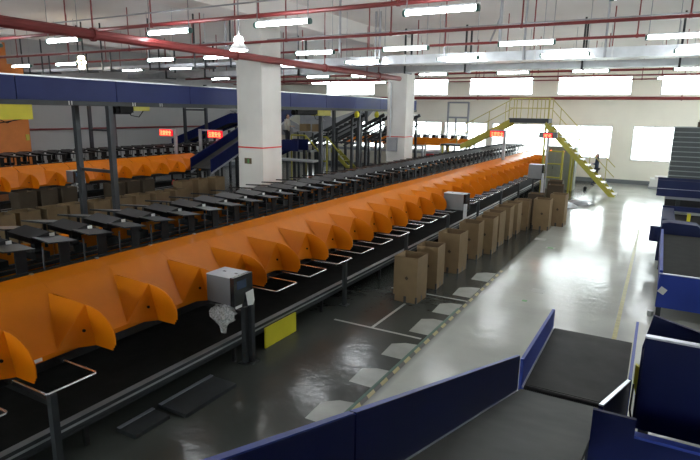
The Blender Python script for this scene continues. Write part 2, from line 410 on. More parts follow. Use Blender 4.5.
# ============================================================ ORANGE CHUTES
def make_chute():
    t = thing('chute', '', 'chute', (0, 0, 0))
    X = -6.62
    def p(x, y, z): return (x-X, y, z)
    b = MB(); A, B2 = -.915, .0
    b.slab([p(-6.62, A, 1.57), p(-6.40, A, 1.49), p(-6.40, B2, 1.49), p(-6.62, B2, 1.57)], .012)
    b.slab([p(-6.40, A, 1.49), p(-5.52, A, .985), p(-5.52, B2, .985), p(-6.40, B2, 1.49)], .012)
    b.slab([p(-5.525, A, .99), p(-5.525, A, .93), p(-5.525, B2, .93), p(-5.525, B2, .99)], .012)
    sl = build('slope_panel', b, 'orange', t)
    b = MB(); b.box(-.012, .0, A+.01, B2-.01, 1.14, 1.562); build('apron_panel', b, 'orange', t)
    b = MB(); b.slab([p(-6.23, -.05, 1.41), p(-5.61, -.006, 1.375), p(-5.525, -.44, 1.0)], .01); build('deflector', b, 'orange', t)
    b = MB(); b.slab([p(-5.61, -.006, 1.375), p(-5.475, -.006, .90), p(-5.52, -.44, .99)], .01); g = build('gusset', b, 'orange', t)
    b = MB(); b.tube([p(-5.555, -.10, 1.10), p(-5.515, -.105, 1.105)], .018, 10); build('bolt', b, 'black_matt', g)
    pts = [(-5.62, 1.375)]
    for k in range(9):
        a = PI/2*(k/8); pts.append((-5.62+.50*math.sin(a)**.95, 1.06+.315*math.cos(a)))
    pts += [(-5.125, .975), (-5.15, .975), (-5.15, .94), (-5.175, .94), (-5.175, .905), (-5.475, .90)]
    b = MB(); b.slab([p(x, 0, z) for x, z in pts], .012); build('fin', b, 'orange', t)
    b = MB(); b.slab([p(-6.23, -.002, 1.405), p(-5.62, 0, 1.37), p(-5.475, 0, .93), p(-5.53, 0, .97), p(-6.2, 0, 1.36)], .008); build('back_plate', b, 'orange', t)
    b = MB(); b.box(-6.64-X, -6.60-X, -.025, .015, 1.55, 1.585); build('joint_clip', b, 'alu', t)
    return t
ch0 = make_chute(); first = [True]
def chutes(x, ys, fmt, group, rot=0):
    for i, y in enumerate(ys):
        lab = fmt % nth(i+1)
        if first[0]:
            first[0] = False; ch0.location = (x, y, 0); ch0['label'] = lab; ch0['group'] = group; ch0.rotation_euler = (0, 0, rot)
        else: dup(ch0, (x, y, 0), lab, rot, group)
CH = .918
chutes(-6.62, [1.93+CH*i for i in range(34)], 'orange metal chute, %s from the camera along the main sorter', 'chutes on the near side of the main sorter')
chutes(-8.18, [3.2+CH*i for i in range(24)], 'orange chute on the hidden far side of the main sorter, %s from the camera', 'chutes on the far side of the main sorter', PI)
LC = [9.0+.945*i for i in range(12)]
chutes(-19.62, LC, 'orange chute, %s from the camera along the left sorter', 'chutes of the left sorter')
# small white tag on one chute edge
b = MB(); b.box(-5.515, -5.50, 3.02, 3.14, .95, .985); tag(build('label_tag', b, 'paper_white'), 'small white label on the lower edge of the nearest full chute', 'label')
# curved end piece
b = MB()
for (xx, yy) in ((-6.62, 33.18),): pass
# chute carrying frame
def chute_frame(dx, y0, y1, label, posts):
    t = thing('chute_trestle', label, 'frame', (-4.92+dx, y0, 0))
    b = MB(); b.box(-5.66+dx, -5.58+dx, y0, y1, .80, .90); build('edge_beam', b, 'black_steel', t)
    b = MB(); b.box(-6.6+dx, -6.54+dx, y0, y1, 1.36, 1.44); build('back_beam', b, 'black_steel', t)
    for y in posts:
        b = MB(); b.box(-4.955+dx, -4.885+dx, y-.035, y+.035, .012, .86); lg = build('leg', b, 'dark_frame', t)
        b = MB(); b.box(-5.0+dx, -4.84+dx, y-.08, y+.08, 0, .012); build('foot_plate', b, 'dark_frame', lg)
        b = MB(); b.box(-6.55+dx, -4.90+dx, y-.03, y+.03, .74, .80); build('cross_arm', b, 'black_steel', t)
        b = MB(); b.box(-6.6+dx, -6.54+dx, y-.03, y+.03, 0, 1.36); build('rear_leg', b, 'black_steel', t)
    return t
chute_frame(0, 1.2, 33.0, 'black post and beam frame holding up the near orange chutes', [2.86+2.88*i for i in range(11)])
chute_frame(-13.0, 8.2, 19.5, 'black post and beam frame under the orange chutes of the left sorter', [9.4+2.88*i for i in range(4)])
# wire bag racks
def make_rack():
    t = thing('wire_rack', '', 'rack', (0, 0, 0), 'wire bag racks below the chutes')
    b = MB(); r = .011
    b.tube([(-.60, 0, 0), (-.02, 0, 0), (0, .02, 0), (0, .53, 0), (-.02, .55, 0), (-.60, .55, 0)], r, 6); build('wire_loop', b, 'wire_chrome', t)
    for yy in (0, .55):
        b = MB(); b.box(-.68, -.58, yy-.03, yy+.03, -.03, .03); build('clamp', b, 'black_steel', t)
    return t
rk = make_rack()
for k, i in enumerate([0, 1]+list(range(5, 30))):
    loc = (-4.9, 1.885+CH*i, .88); lab = 'silver wire loop rack under the main chutes, %s from the camera' % nth(k+1)
    if k == 0: rk.location = loc; rk['label'] = lab
    else: dup(rk, loc, lab)
# takeaway belt conveyors
def takeaway(dx, y0, y1, label, legs):
    t = thing('belt_conveyor', label, 'conveyor', (-5.8+dx, y0, 0))
    b = MB(); b.box(-6.5+dx, -5.14+dx, y0, y1, .30, .335); build('belt', b, 'belt_black', t)
    b = MB(); b.box(-5.14+dx, -5.05+dx, y0, y1, .24, .385); b.box(-5.05+dx, -5.03+dx, y0, y1, .26, .28); r = build('side_rail', b, 'dark_frame', t)
    b = MB(); b.box(-5.135+dx, -5.055+dx, y0, y1, .385, .392); b.box(-5.05+dx, -5.044+dx, y0, y1, .32, .345); build('rail_trim', b, 'zinc', r)
    b = MB(); b.box(-6.58+dx, -6.5+dx, y0, y1, .24, .42); build('side_rail', b, 'dark_frame', t)
    for y in legs:
        for x in (-5.10, -6.54):
            b = MB(); b.box(x-.025+dx, x+.025+dx, y-.025, y+.025, 0, .24); build('leg', b, 'black_steel', t)
    return t
takeaway(0, 1.0, 33.0, 'long black belt conveyor near the floor under the near orange chutes', [3.29+2.4*i for i in range(12)])
takeaway(-13.0, 8.2, 19.4, 'low black belt conveyor under the orange chutes of the left sorter', [9+2.4*i for i in range(5)])
# panels lying on floor below the conveyor
for i, (x0, x1, y0, y1, lab) in enumerate([(-5.04, -4.56, 4.22, 5.12, 'dark steel plate on the floor beside the low conveyor, nearer the yellow panel'), (-5.04, -4.72, 3.62, 4.12, 'dark steel plate on the floor beside the low conveyor, nearer the camera')]):
    t = thing('floor_plate', lab, 'plate', ((x0+x1)/2, (y0+y1)/2, 0))
    b = MB(); b.box(x0, x1, y0, y1, .0, .05); build('plate', b, 'dark_frame', t)
    b = MB(); b.box(x0+.02, x0+.07, y0, y1, .05, .058); build('edge_strip', b, 'edge_alu', t)
# yellow panel
t = thing('safety_barrier', 'yellow steel guard panel standing under the rail of the low conveyor', 'panel', (-4.99, 6.8, 0))
b = MB(); b.box(-5.0, -4.975, 6.28, 7.1, .0, .33); build('panel', b, 'yellow', t)
b = MB(); b.box(-5.03, -5.0, 6.32, 6.36, 0, .26); build('bracket', b, 'black_steel', t)

# ============================================================ TERMINALS
def bagmesh(cx, cy, zt, w, h, seed):
    rnd = random.Random(seed); b = MB(); prof = []
    for k in range(9):
        u = k/8; r = w*(.35+.65*math.sin(PI*min(1, u*1.15+.12)))*(1-.35*u); prof.append((u, r))
    vs = []; n = 14
    for u, r in prof:
        for k in range(n):
            a = 2*PI*k/n; rr = r*(1+.28*rnd.uniform(-1, 1)); vs.append((cx+rr*math.cos(a), cy+.7*rr*math.sin(a), zt-h*u))
    fs = [(i*n+k, i*n+(k+1)%n, (i+1)*n+(k+1)%n, (i+1)*n+k) for i in range(8) for k in range(n)]
    b.add(vs, fs); return b
def terminal(x, y, z, wx, wy, h, label, kind, bag=True):
    hm = 'grey_box' if kind == 'label' else 'grey_mid'
    t = thing('terminal', label, 'terminal', (x, y, 0))
    b = MB(); b.box(x-wx, x-.07, y-wy, y, z, z+h-.012); body = build('housing', b, hm, t)
    b = MB(); b.box(x-wx-.003, x-.06, y-wy-.003, y+.003, z+h-.012, z+h); build('lid', b, 'grey_box_top', body)
    for q in (.28, .7):
        b = MB(); b.box(x-wx*q-.025, x-wx*q+.025, y-wy*.5, y-wy*.42, z+h, z+h+.004); build('vent_slot', b, 'screen_black', body)
    b = MB(); b.box(x-.07, x, y-wy-.005, y+.005, z-.01, z+h); fr = build('front_panel', b, 'screen_black', t)
    b = MB(); b.box(x, x+.004, y-wy*.85, y-wy*.35, z+h*.55, z+h*.85); build('screen', b, 'screen_blue', fr)
    if kind == 'label':
        b = MB(); b.slab([(x+.012, y-wy*.42, z+.14), (x+.03, y-.02, z+.16), (x+.05, y-.02, z+.0), (x+.05, y-.05, z-.06), (x+.035, y-wy*.38, z-.05)], .006); build('label_strip', b, 'paper_white', t)
        b = MB(); b.box(x-.02, x+.0, y-wy*.9, y-wy*.6, z-.05, z-.01); build('paper_tray', b, 'paper_white', t)
        b = MB(); b.box(x-.055, x+.015, y-.05, y+.02, .012, z+.02); build('post', b, 'dark_frame', t)
    else:
        b = MB(); b.box(x-.05, x+.03, y-wy-.03, y-wy+.05, .012, z+h*.4); build('post', b, 'grey_box_top', t)
    b = MB(); b.box(x-.10, x+.06, y-.10, y+.06, 0, .012); build('foot_plate', b, 'dark_frame', t)
    b = MB(); b.box(x-wx*.7, x-.02, y-wy*.6, y-wy*.5, z-.06, z-.01); b.box(x-.06, x-.0, y-wy*.6, y, z-.06, z-.01); build('bracket', b, 'black_steel', t)
    return t
terminal(-4.84, 5.83, .97, .50, .38, .40, 'grey box terminal with black face and white label strip, nearest the camera', 'label')
b = bagmesh(-5.12, 5.52, .91, .21, .40, 3); tag(build('plastic_bag', b, 'clear_film'), 'crumpled clear plastic bag hanging under the nearest grey terminal', 'bag')
terminal(-4.62, 15.3, .92, .66, .36, .46, 'grey box terminal on a pale post beside the middle chutes', 'plain')
terminal(-4.2, 24.6, .95, .62, .45, .60, 'grey box terminal on a pale post near the far end of the cartons', 'plain')
terminal(-17.75, 12.35, 1.02, .46, .40, .42, 'grey box terminal at the left sorter between the dark gantry posts', 'label')
b = bagmesh(-17.95, 12.05, .95, .17, .42, 5); tag(build('plastic_bag', b, 'clear_film'), 'clear plastic bag hanging under the terminal at the left sorter', 'bag')

# ============================================================ CARTONS
def carton(x, y, w, d, h, label, group, m='carton', rot=0, flap=False, tapes=True, z=0):
    t = thing('carton', label, 'carton', (x+w/2, y+d/2, z), group); e = .012
    x1, y1 = x+w, y+d
    b = MB()
    for a in ((x, x1, y, y+e), (x, x1, y1-e, y1), (x, x+e, y+e, y1-e), (x1-e, x1, y+e, y1-e)): b.box(a[0], a[1], a[2], a[3], z, z+h)
    b.box(x+e, x1-e, y+e, y1-e, z, z+.02); build('wall_panel', b, m, t)
    if flap:
        b = MB(); b.slab([(x+e*1.5, y+d*.95, z+h-.01), (x+e*1.5, y+.02, z+h-.01), (x+w*.40, y+.03, z+h-.28)], .008); build('flap', b, m, t)
    else:
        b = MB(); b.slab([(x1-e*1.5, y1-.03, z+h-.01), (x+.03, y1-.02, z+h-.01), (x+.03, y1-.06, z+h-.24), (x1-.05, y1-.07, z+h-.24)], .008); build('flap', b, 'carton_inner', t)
    if tapes:
        for q in ((x, x+.03, y-.003, y, .13), (x-.003, x, y, y+.03, .13), (x1-.03, x1, y-.003, y, .13), (x1, x1+.003, y, y+.03, .13), (x1, x1+.003, y1-.03, y1, .13), (x+w*.45, x+w*.56, y-.003, y, .12), (x1, x1+.003, y+d*.45, y+d*.55, .11)):
            b = MB(); b.box(q[0], q[1], q[2], q[3], z, z+q[4]); build('corner_tape', b, 'tape_black', t)
        b = MB(); b.box(x+w*.48, x+w*.62, y-.002, y, z+h*.52, z+h*.56); b.box(x+w*.52, x+w*.58, y-.002, y, z+h*.50, z+h*.58); build('printed_mark', b, 'carton_dark', t)
    if rot: t.rotation_euler = (0, 0, rot)
    return t
CG = 'open cartons along the main sorter'
cl = [(-4.25, 9.38, .49, .52, .90, 'carton', .0, True), (-4.22, 10.42, .46, .50, .90, 'carton', .05, False), (-4.24, 11.78, .52, .56, .93, 'carton', -.03, False),
      (-4.24, 13.25, .50, .56, .92, 'carton', .04, False), (-4.02, 13.98, .46, .50, .95, 'carton', .0, False), (-4.10, 14.95, .48, .55, .95, 'carton', -.04, False),
      (-4.08, 15.95, .48, .55, .95, 'carton', .03, False), (-4.05, 16.85, .48, .55, .95, 'carton', .0, False), (-3.88, 17.62, .46, .5, .95, 'carton', .03, False),
      (-3.34, 17.98, .50, .52, .98, 'carton', .0, False), (-2.99, 18.86, .48, .55, 1.06, 'carton', -.03, False)]
for i, (x, y, wd, d, h, m, r, fl) in enumerate(cl):
    carton(x, y, wd, d, h, ['open brown carton with a folded inner flap, nearest the camera on the floor'][0] if i == 0 else 'tall open brown carton, %s from the camera in the row beside the sorter' % nth(i+1), CG, m, r, fl)
for i, (x, y, h, lab) in enumerate([(-3.75, 19.0, 1.0, 'dark brown carton behind the end of the carton row, leftmost of three'), (-3.25, 19.75, 1.25, 'tall dark brown carton behind the end of the carton row, middle of three'), (-3.42, 20.6, 1.30, 'tall dark brown carton behind the end of the carton row, rightmost of three')]):
    carton(x, y, .5, .52, h, lab, CG, 'carton_dark', .05, False, False)
LG = 'cartons in the row in front of the left sorter'
xs = [(-14.95, 6.6), (-14.9, 7.35), (-14.95, 8.05), (-14.92, 8.8), (-14.95, 9.45), (-14.9, 10.2), (-14.85, 10.95), (-14.9, 11.7), (-14.8, 12.45), (-14.85, 13.3)]
for i, (x, y) in enumerate(xs):
    carton(x, y, .55, .56, .90, 'open tan carton beyond the main sorter, %s from the camera in its row' % nth(i+1), LG, 'carton', random.uniform(-.06, .06), False, False)
for i, (x, y, h) in enumerate([(-17.6, 9.6, 1.0), (-17.6, 10.3, 1.0), (-17.6, 11.0, 1.0), (-17.55, 12.9, .95), (-17.6, 13.6, .95), (-17.6, 14.3, .95), (-16.9, 15.6, .8), (-16.9, 16.5, .8), (-16.8, 17.4, .8)]):
    carton(x, y, .5, .56, h, 'dark brown carton standing close under the left chutes, %s from the camera' % nth(i+1), 'cartons under the left chutes', 'carton_dark' if i < 6 else 'carton', 0, False, False)

# ============================================================ OVERHEAD BLUE CONVEYOR
t = thing('overhead_conveyor', 'long blue-sided overhead conveyor crossing behind the near white column', 'conveyor', (-12.9, 2, 3.66))
yy = 2.0; k = 0
while yy < 29.0:
    y2 = min(yy+2.52, 29.2)
    for (x0, x1) in ((-12.22, -12.18), (-13.62, -13.58)):
        b = MB(); b.box(x0, x1, yy, y2-.025, 3.77, 4.27); build('side_panel', b, 'blue_beam', t)
    yy = y2
b = MB(); b.box(-12.25, -12.17, 2, 29.2, 4.27, 4.30); b.box(-13.63, -13.57, 2, 29.2, 4.27, 4.30); build('top_rail', b, 'alu', t)
b = MB(); b.box(-12.30, -12.16, 2, 29.2, 3.66, 3.765); b.box(-13.64, -13.5, 2, 29.2, 3.66, 3.765)
for q in range(28): b.box(-13.5, -12.3, 2.3+q, 2.38+q, 3.67, 3.74)
build('bed_frame', b, 'dark_frame', t)
b = MB(); b.box(-13.57, -12.23, 2, 29.2, 3.84, 3.86); build('belt', b, 'belt_black', t)
b = MB(); 
for y in (8.2, 8.27, 10.0, 10.07, 10.9, 10.97): b.box(-12.158, -12.15, y, y+.02, 3.67, 3.76)
build('splice_mark', b, 'paper_white', t)
def gantry(y, xs, ztop, lab, cross=1.9, brace=False):
    t = thing('gantry_frame', lab, 'frame', (xs[0], y, 0), 'gantry frames of the overhead conveyor')
    for x in xs:
        b = MB(); b.box(x-.065, x+.065, y-.065, y+.065, .012, ztop); lg = build('post', b, 'post_grey', t)
        b = MB(); b.box(x-.14, x+.14, y-.14, y+.14, 0, .012); build('foot_plate', b, 'post_grey', lg)
    b = MB(); b.box(xs[0], xs[-1], y-.03, y+.03, cross-.04, cross+.04) if xs[0] < xs[-1] else b.box(xs[-1], xs[0], y-.03, y+.03, cross-.04, cross+.04); build('cross_bar', b, 'post_grey', t)
    if brace:
        b = MB(); b.bar((xs[0], y, 2.4), (xs[-1], y, ztop-.1), .07); build('brace', b, 'dark_frame', t)
    return t
for i, (y, c) in enumerate([(9.35, 2.0), (16.0, 2.2), (22.6, 2.2), (25.9, 2.2), (28.8, 2.2)]):
    gantry(y, (-12.25, -13.6), 3.66, 'dark steel gantry frame under the overhead conveyor, %s from the camera' % nth(i+1), c, False)
gantry(22.3, (-22.97, -21.4), 4.9, 'dark steel frame rising behind the red LED displays at the end of the left sorter', 3.6)
t = thing('support_column', 'single dark steel post under the overhead conveyor below the yellow motor cover', 'post', (-12.25, 19.33, 0))
b = MB(); b.box(-12.32, -12.18, 19.26, 19.40, .012, 3.44); build('shaft', b, 'post_grey', t)
b = MB(); b.box(-12.4, -12.1, 19.2, 19.46, 0, .012); build('foot_plate', b, 'post_grey', t)
gantry(17.0, (-23.7, -22.0), 4.6, 'dark steel frame standing behind the left sorter by the wall', 2.6, False)
# drive units hung under the overhead conveyor
def drive(y0, y1, y2, zb, lab, big=False):
    t = thing('drive_unit', lab, 'motor', (-12.2, (y0+y2)/2, 3.5))
    b = MB(); b.box(-12.5, -12.18, y1, y2, zb, 3.66); build('yellow_cover', b, 'yellow' if big else 'yellow_olive', t)
    if not big:
        b = MB(); b.tube([(-12.34, y0, 3.56), (-12.34, y1, 3.56)], .10, 12); build('motor_body', b, 'black_matt', t)
        b = MB(); b.box(-12.46, -12.2, y0+.1, y1, 3.5, 3.66); build('mounting_box', b, 'black_matt', t)
    b = MB(); b.tube([(-12.3, y1-.1, zb+.04), (-12.3, y1, zb-.12), (-12.3, y1+.25, zb-.16), (-12.3, y2-.1, zb+.02)], .012, 6); build('cable', b, 'black_matt', t)
    return t
drive(5.8, 5.9, 7.34, 3.34, 'large yellow drive cover under the overhead conveyor at the left edge', True)
drive(9.55, 10.05, 10.57, 3.55, 'small dark motor with yellow cover under the overhead conveyor, left of the column')
drive(17.5, 19.0, 20.0, 3.44, 'dark motor with yellow cover under the overhead conveyor, right of the near column')
for i, y in enumerate((22.3, 24.3)):
    t = thing('warning_light', 'yellow rounded lamp hanging under the far end of the overhead conveyor, %s of two' % ('left' if i == 0 else 'right'), 'lamp', (-12.2, y, 3.66))
    b = MB(); b.lathe([(.02, 0), (.07, -.02), (.12, -.12), (.11, -.24), (.05, -.3)], (-12.2, y, 3.66), 12); build('shade', b, 'yellow', t)
    b = MB(); b.tube([(-12.2, y, 3.60), (-12.2, y, 3.68)], .02, 6); build('hanger', b, 'black_matt', t)

# ============================================================ LED DISPLAYS
SEG = {'0': 'abcdef', '1': 'bc', '2': 'abged', '3': 'abgcd', '4': 'fgbc', '8': 'abcdefg'}
def led(xc, y, z, text, wd, h, label, post=None, side=1):
    t = thing('led_display', label, 'display', (xc, y, z))
    b = MB(); b.box(xc-wd/2, xc+wd/2, y, y+.08, z-h/2, z+h/2); build('housing', b, 'led_back_glow', t)
    cu = bpy.data.curves.new('digits', 'FONT'); cu.body = text; cu.size = h*.80; cu.align_x = 'CENTER'; cu.align_y = 'CENTER'; cu.extrude = .004
    tmp = bpy.data.objects.new('tmp_text', cu); C.objects.link(tmp); bpy.context.view_layer.update()
    me = bpy.data.meshes.new_from_object(tmp.evaluated_get(bpy.context.evaluated_depsgraph_get())); bpy.data.objects.remove(tmp)
    xs2 = [v.co.x for v in me.vertices]; sc = wd*.90/max(.01, max(xs2)-min(xs2)); ys2 = [v.co.y for v in me.vertices]; cy = (max(ys2)+min(ys2))/2
    sy = h*.74/max(.01, max(ys2)-min(ys2))
    for v in me.vertices: v.co = (v.co.x*sc, -.008-v.co.z, (v.co.y-cy)*sy)
    me.materials.clear(); me.materials.append(M['led_red']); o = bpy.data.objects.new('lettering', me); C.objects.link(o); o.parent = t
    if post:
        px, zb, zt = post
        b = MB(); b.box(px-.06, px+.06, y+.0, y+.12, zb, zt); build('post', b, 'steel_pale', t)
        b = MB(); b.box(min(px, xc-side*wd/2), max(px, xc+side*wd/2), y+.03, y+.10, zt-.08, zt); build('arm', b, 'steel_pale', t)
    return t
led(-20.2, 18.36, 2.54, '注意安全', .80, .30, 'red LED number display on a pale post above the left sorter, left of two', (-19.62, 1.57, 2.74))
led(-18.64, 19.94, 2.47, '注意安全', .88, .34, 'red LED number display on a pale post left of the near column', (-19.62, 1.57, 2.69), 1)
led(-6.75, 26.0, 2.71, '注意安全', .64, .27, 'red LED number display beside the left stair flight of the yellow footbridge', (-6.4, 1.52, 2.9))
t4 = led(-4.35, 25.3, 2.74, '安全', .34, .18, 'small red LED display in a dark case beside the right stair flight', None)
b = MB(); b.box(-4.74, -3.96, 25.385, 25.43, 2.62, 2.88); build('case', b, 'screen_black', t4)
b = MB(); b.box(-4.38, -4.30, 25.43, 25.5, 0, 2.85); build('post', b, 'steel_pale', t4)

# ============================================================ FOOTBRIDGE
t = thing('footbridge', 'yellow-railed steel footbridge with stairs crossing over the far end of the sorter', 'footbridge', (-5.7, 27.9, 0))
b = MB(); b.box(-6.6, -4.75, 27.4, 28.4, 3.22, 3.44); build('deck', b, 'dark_frame', t)
def flight(x0, z0, x1, z1, n, tread):
    for y in (27.4, 28.4):
        b = MB(); b.slab([(x0, y, z0+.06), (x1, y, z1+.06), (x1, y, z1-.22), (x0, y, z0-.22)] if x1 > x0 else [(x1, y, z1+.06), (x0, y, z0+.06), (x0, y, z0-.22), (x1, y, z1-.22)], .05)
        build('stringer', b, 'yellow_olive', t)
    dx = (x1-x0)/n; dz = (z1-z0)/n
    for i in range(n):
        xa = x0+dx*(i+.5); za = z0+dz*(i+.5)
        b = MB(); b.box(xa-.13, xa+.13, 27.44, 28.36, za-.0, za+.03); tr = build('tread', b, 'yellow_olive', t)
        b = MB(); b.box(xa+.13*(1 if dx > 0 else -1)-.01, xa+.13*(1 if dx > 0 else -1)+.01, 27.44, 28.36, za-.03, za+.035); b.box(xa-.10, xa+.10, 27.46, 28.3, za+.03, za+.034); build('nosing', b, 'tread_steel', tr)
flight(-4.85, 3.24, -1.55, -.06, 13, 1)
flight(-6.55, 3.32, -8.95, 2.02, 6, 1)
b = MB(); b.box(-10.0, -8.9, 27.4, 28.4, 1.98, 2.06); build('lower_landing', b, 'dark_frame', t)
for x, z in ((-9.9, 1.98), (-4.85, 3.22), (-3.6, 2.0)):
    for y in (27.45, 28.35):
        if x == -9.9 or x == -4.85 or x == -3.6:
            b = MB(); b.box(x-.04, x+.04, y-.04, y+.04, 0, z); build('leg', b, 'yellow_olive', t)
R_ = .022
for y in (27.43, 28.37):
    for z in (3.92, 4.38):
        b = MB(); b.tube([(-6.6, y, z), (-4.75, y, z)], R_, 6); build('handrail', b, 'rail_yellow', t)
    for x in (-6.6, -6.25, -5.7, -5.3, -4.95, -4.75):
        b = MB(); b.tube([(x, y, 3.44), (x, y, 4.38)], R_, 6); build('baluster', b, 'rail_yellow', t)
y = 28.42
def srail(x0, z0, x1, z1, m, ends):
    for dz in (.55, 1.02):
        b = MB(); b.tube([(x0, y, z0+dz), (x1, y, z1+dz)], R_, 6); build('handrail', b, 'rail_yellow', t)
    for i in range(m):
        f = (i+.5)/m; x = x0+(x1-x0)*f; z = z0+(z1-z0)*f
        b = MB(); b.tube([(x, y, z-.1), (x, y, z+1.02)], R_, 6); build('baluster', b, 'rail_yellow', t)
srail(-4.75, 3.29, -1.76, 0.25, 4, 1)
srail(-6.6, 3.40, -9.9, 1.60, 4, 1)

# control cabinet beside the stair
t = thing('control_cabinet', 'grey-green control cabinet with small red lamps under the footbridge stairs', 'cabinet', (-4.25, 29.0, 0))
b = MB(); b.box(-4.95, -3.55, 28.65, 29.4, .0, 2.1); build('body', b, 'cab_green', t)
for i in range(3):
    x = -4.95+.467*i; b = MB(); b.box(x+.02, x+.447, 28.63, 28.65, .12, 2.05); d = build('door', b, 'cab_green', t)
    b = MB(); b.box(x+.38, x+.40, 28.61, 28.63, 1.0, 1.15); build('handle', b, 'screen_black', d)
for x, z in ((-4.7, 1.9), (-4.1, 1.85)):
    b = MB(); b.box(x-.02, x+.02, 28.6, 28.63, z-.02, z+.02); build('indicator_lamp', b, 'led_red', t)
t = thing('guard_rail', 'yellow tube guard rail in front of the control cabinet', 'railing', (-4.2, 25.6, 0))
for x in (-4.5, -3.7):
    b = MB(); b.tube([(x, 25.6, 0), (x, 25.6, 2.1)], .05, 8); build('post', b, 'yellow_olive', t)
for z in (.9, 1.5, 2.05):
    b = MB(); b.tube([(-4.5, 25.6, z), (-3.7, 25.6, z)], .03, 8); build('rail', b, 'yellow_olive', t)
# grey door-like steel frame by the back wall
t = thing('goal_stand', 'tall grey steel stand with a crossbar standing against the back wall', 'frame', (-11.0, 32.9, 0))
for x in (-11.62, -11.1 , -10.35):
    b = MB(); b.box(x-.05, x+.05, 32.85, 32.95, 0, 4.3 if x != -11.1 else 3.4); build('post', b, 'steel_pale', t)
for z in (4.27, 3.38):
    b = MB(); b.box(-11.62, -10.35, 32.85, 32.95, z-.05, z+.05); build('crossbar', b, 'steel_pale', t)
# sheet of plastic wrap bundles on the floor
for i, (x, y, s, lab) in enumerate([(-3.25, 23.3, .42, 'grey plastic wrap bundle on the floor beyond the cartons, left of two'), (-2.65, 24.3, .40, 'grey plastic wrap bundle on the floor beyond the cartons, right of two'), ]):
    rnd = random.Random(20+i); b = MB(); vs = []; n = 14
    for k in range(6):
        u = k/5; r = s*math.cos(u*PI/2*.95)
        for q in range(n): a = 2*PI*q/n; rr = r*(1+.2*rnd.uniform(-1, 1)); vs.append((x+rr*math.cos(a)*1.3, y+rr*math.sin(a), .22*math.sin(u*PI/2)))
    b.add(vs, [(k*n+q, k*n+(q+1)%n, (k+1)*n+(q+1)%n, (k+1)*n+q) for k in range(5) for q in range(n)] + [tuple(5*n+q for q in range(n))])
    tag(build('wrap_bundle', b, 'zinc'), lab, 'bundle')
b = MB(); b.lathe([(.07, 0), (.09, .1), (.06, .16), (.02, .18)], (-3.05, 29.3, 0), 10); tag(build('small_can', b, 'black_matt'), 'small dark object on the bright floor before the back wall', 'can')
# low white bundle before back wall on right
t = thing('wrapped_pallet', 'white wrapped pallet load low on the floor against the back wall', 'pallet', (.1, 32.2, 0))
b = MB(); b.box(-.35, 1.2, 31.7, 32.8, .0, .12); build('pallet', b, 'steel_pale', t)
b = MB(); b.box(-.3, 1.15, 31.75, 32.75, .12, .50); b.box(-.1, .9, 31.85, 32.65, .50, .62); build('load', b, 'paper_white', t)

# ============================================================ PEOPLE
def body_mesh(name, joints, m, parent, sub=2):
    """joints: dict name->(pos, radius, parentname)"""
    names = list(joints); me = bpy.data.meshes.new(name); off = wloc(parent)
    me.from_pydata([Vector(joints[k][0])-off for k in names], [(names.index(joints[k][2]), names.index(k)) for k in names if joints[k][2]], [])
    o = bpy.data.objects.new(name, me); C.objects.link(o); o.parent = parent; me.materials.append(M[m])
    md = o.modifiers.new('skin', 'SKIN'); sd = o.modifiers.new('sub', 'SUBSURF'); sd.levels = sub; sd.render_levels = sub
    for i, k in enumerate(names):
        r = joints[k][1]; me.skin_vertices[0].data[i].radius = (r, r) if not isinstance(r, tuple) else r
        me.skin_vertices[0].data[i].use_root = (i == 0)
    return o
def head(parent, c, yaw, hairlen=.1):
    c = Vector(c); b = MB(); vs = []; n = 14; rows = 10
    for i in range(rows+1):
        ph = PI*i/rows; 
        for k in range(n):
            a = 2*PI*k/n; x = .075*math.sin(ph)*math.cos(a); yv = .095*math.sin(ph)*math.sin(a); z = .115*math.cos(ph)
            if z < 0: x *= 1+z*1.8; yv *= 1+z*1.2
            vs.append(Vector((x, yv, z)))
    fs = [(i*n+k, i*n+(k+1)%n, (i+1)*n+(k+1)%n, (i+1)*n+k) for i in range(rows) for k in range(n)]
    rm = Matrix.Rotation(yaw, 3, 'Z')
    nose = [Vector((0, .115, -.01)), Vector((-.015, .085, -.02)), Vector((.015, .085, -.02)), Vector((0, .085, .035))]
    b.add([c+rm@v for v in vs], fs); b.add([c+rm@v for v in nose], [(0, 1, 3), (0, 3, 2), (0, 2, 1), (1, 2, 3)])
    for sx in (-1, 1):
        e = [Vector((sx*.075, yy, zz)) for yy, zz in ((-.015, .03), (.02, .03), (.015, -.03), (-.01, -.03))]
        e2 = [v+Vector((sx*.014, 0, 0)) for v in e]
        b.add([c+rm@v for v in e+e2], [(0,1,2,3), (4,5,6,7), (0,1,5,4), (1,2,6,5), (2,3,7,6), (3,0,4,7)])
    h = build('head', b, 'skin', parent)
    b = MB()
    for sx in (-.03, .03):
        p = c+rm@Vector((sx, .088, .015)); b.lathe([(.002, -.008), (.012, 0), (.002, .008)], p, 8)
    p0 = c+rm@Vector((-.022, .084, -.055)); p1 = c+rm@Vector((.022, .084, -.055)); b.bar(p0, p1, .008)
    build('face_features', b, 'hair', h)
    b = MB(); vs = []
    for i in range(7):
        ph = PI*.62*i/6
        for k in range(n):
            a = 2*PI*k/n; cut = 1 if math.sin(a) < .35 else max(0, 1-(i/6)*.75)
            z = .128*math.cos(ph*cut); rr = math.sin(ph*cut); vs.append(Vector((.086*rr*math.cos(a), .104*rr*math.sin(a)-.004, z-(hairlen if (i == 6 and math.sin(a) < 0) else 0))))
    b.add([c+rm@v for v in vs], [(i*n+k, i*n+(k+1)%n, (i+1)*n+(k+1)%n, (i+1)*n+k) for i in range(6) for k in range(n)])
    build('hair', b, 'hair', h)
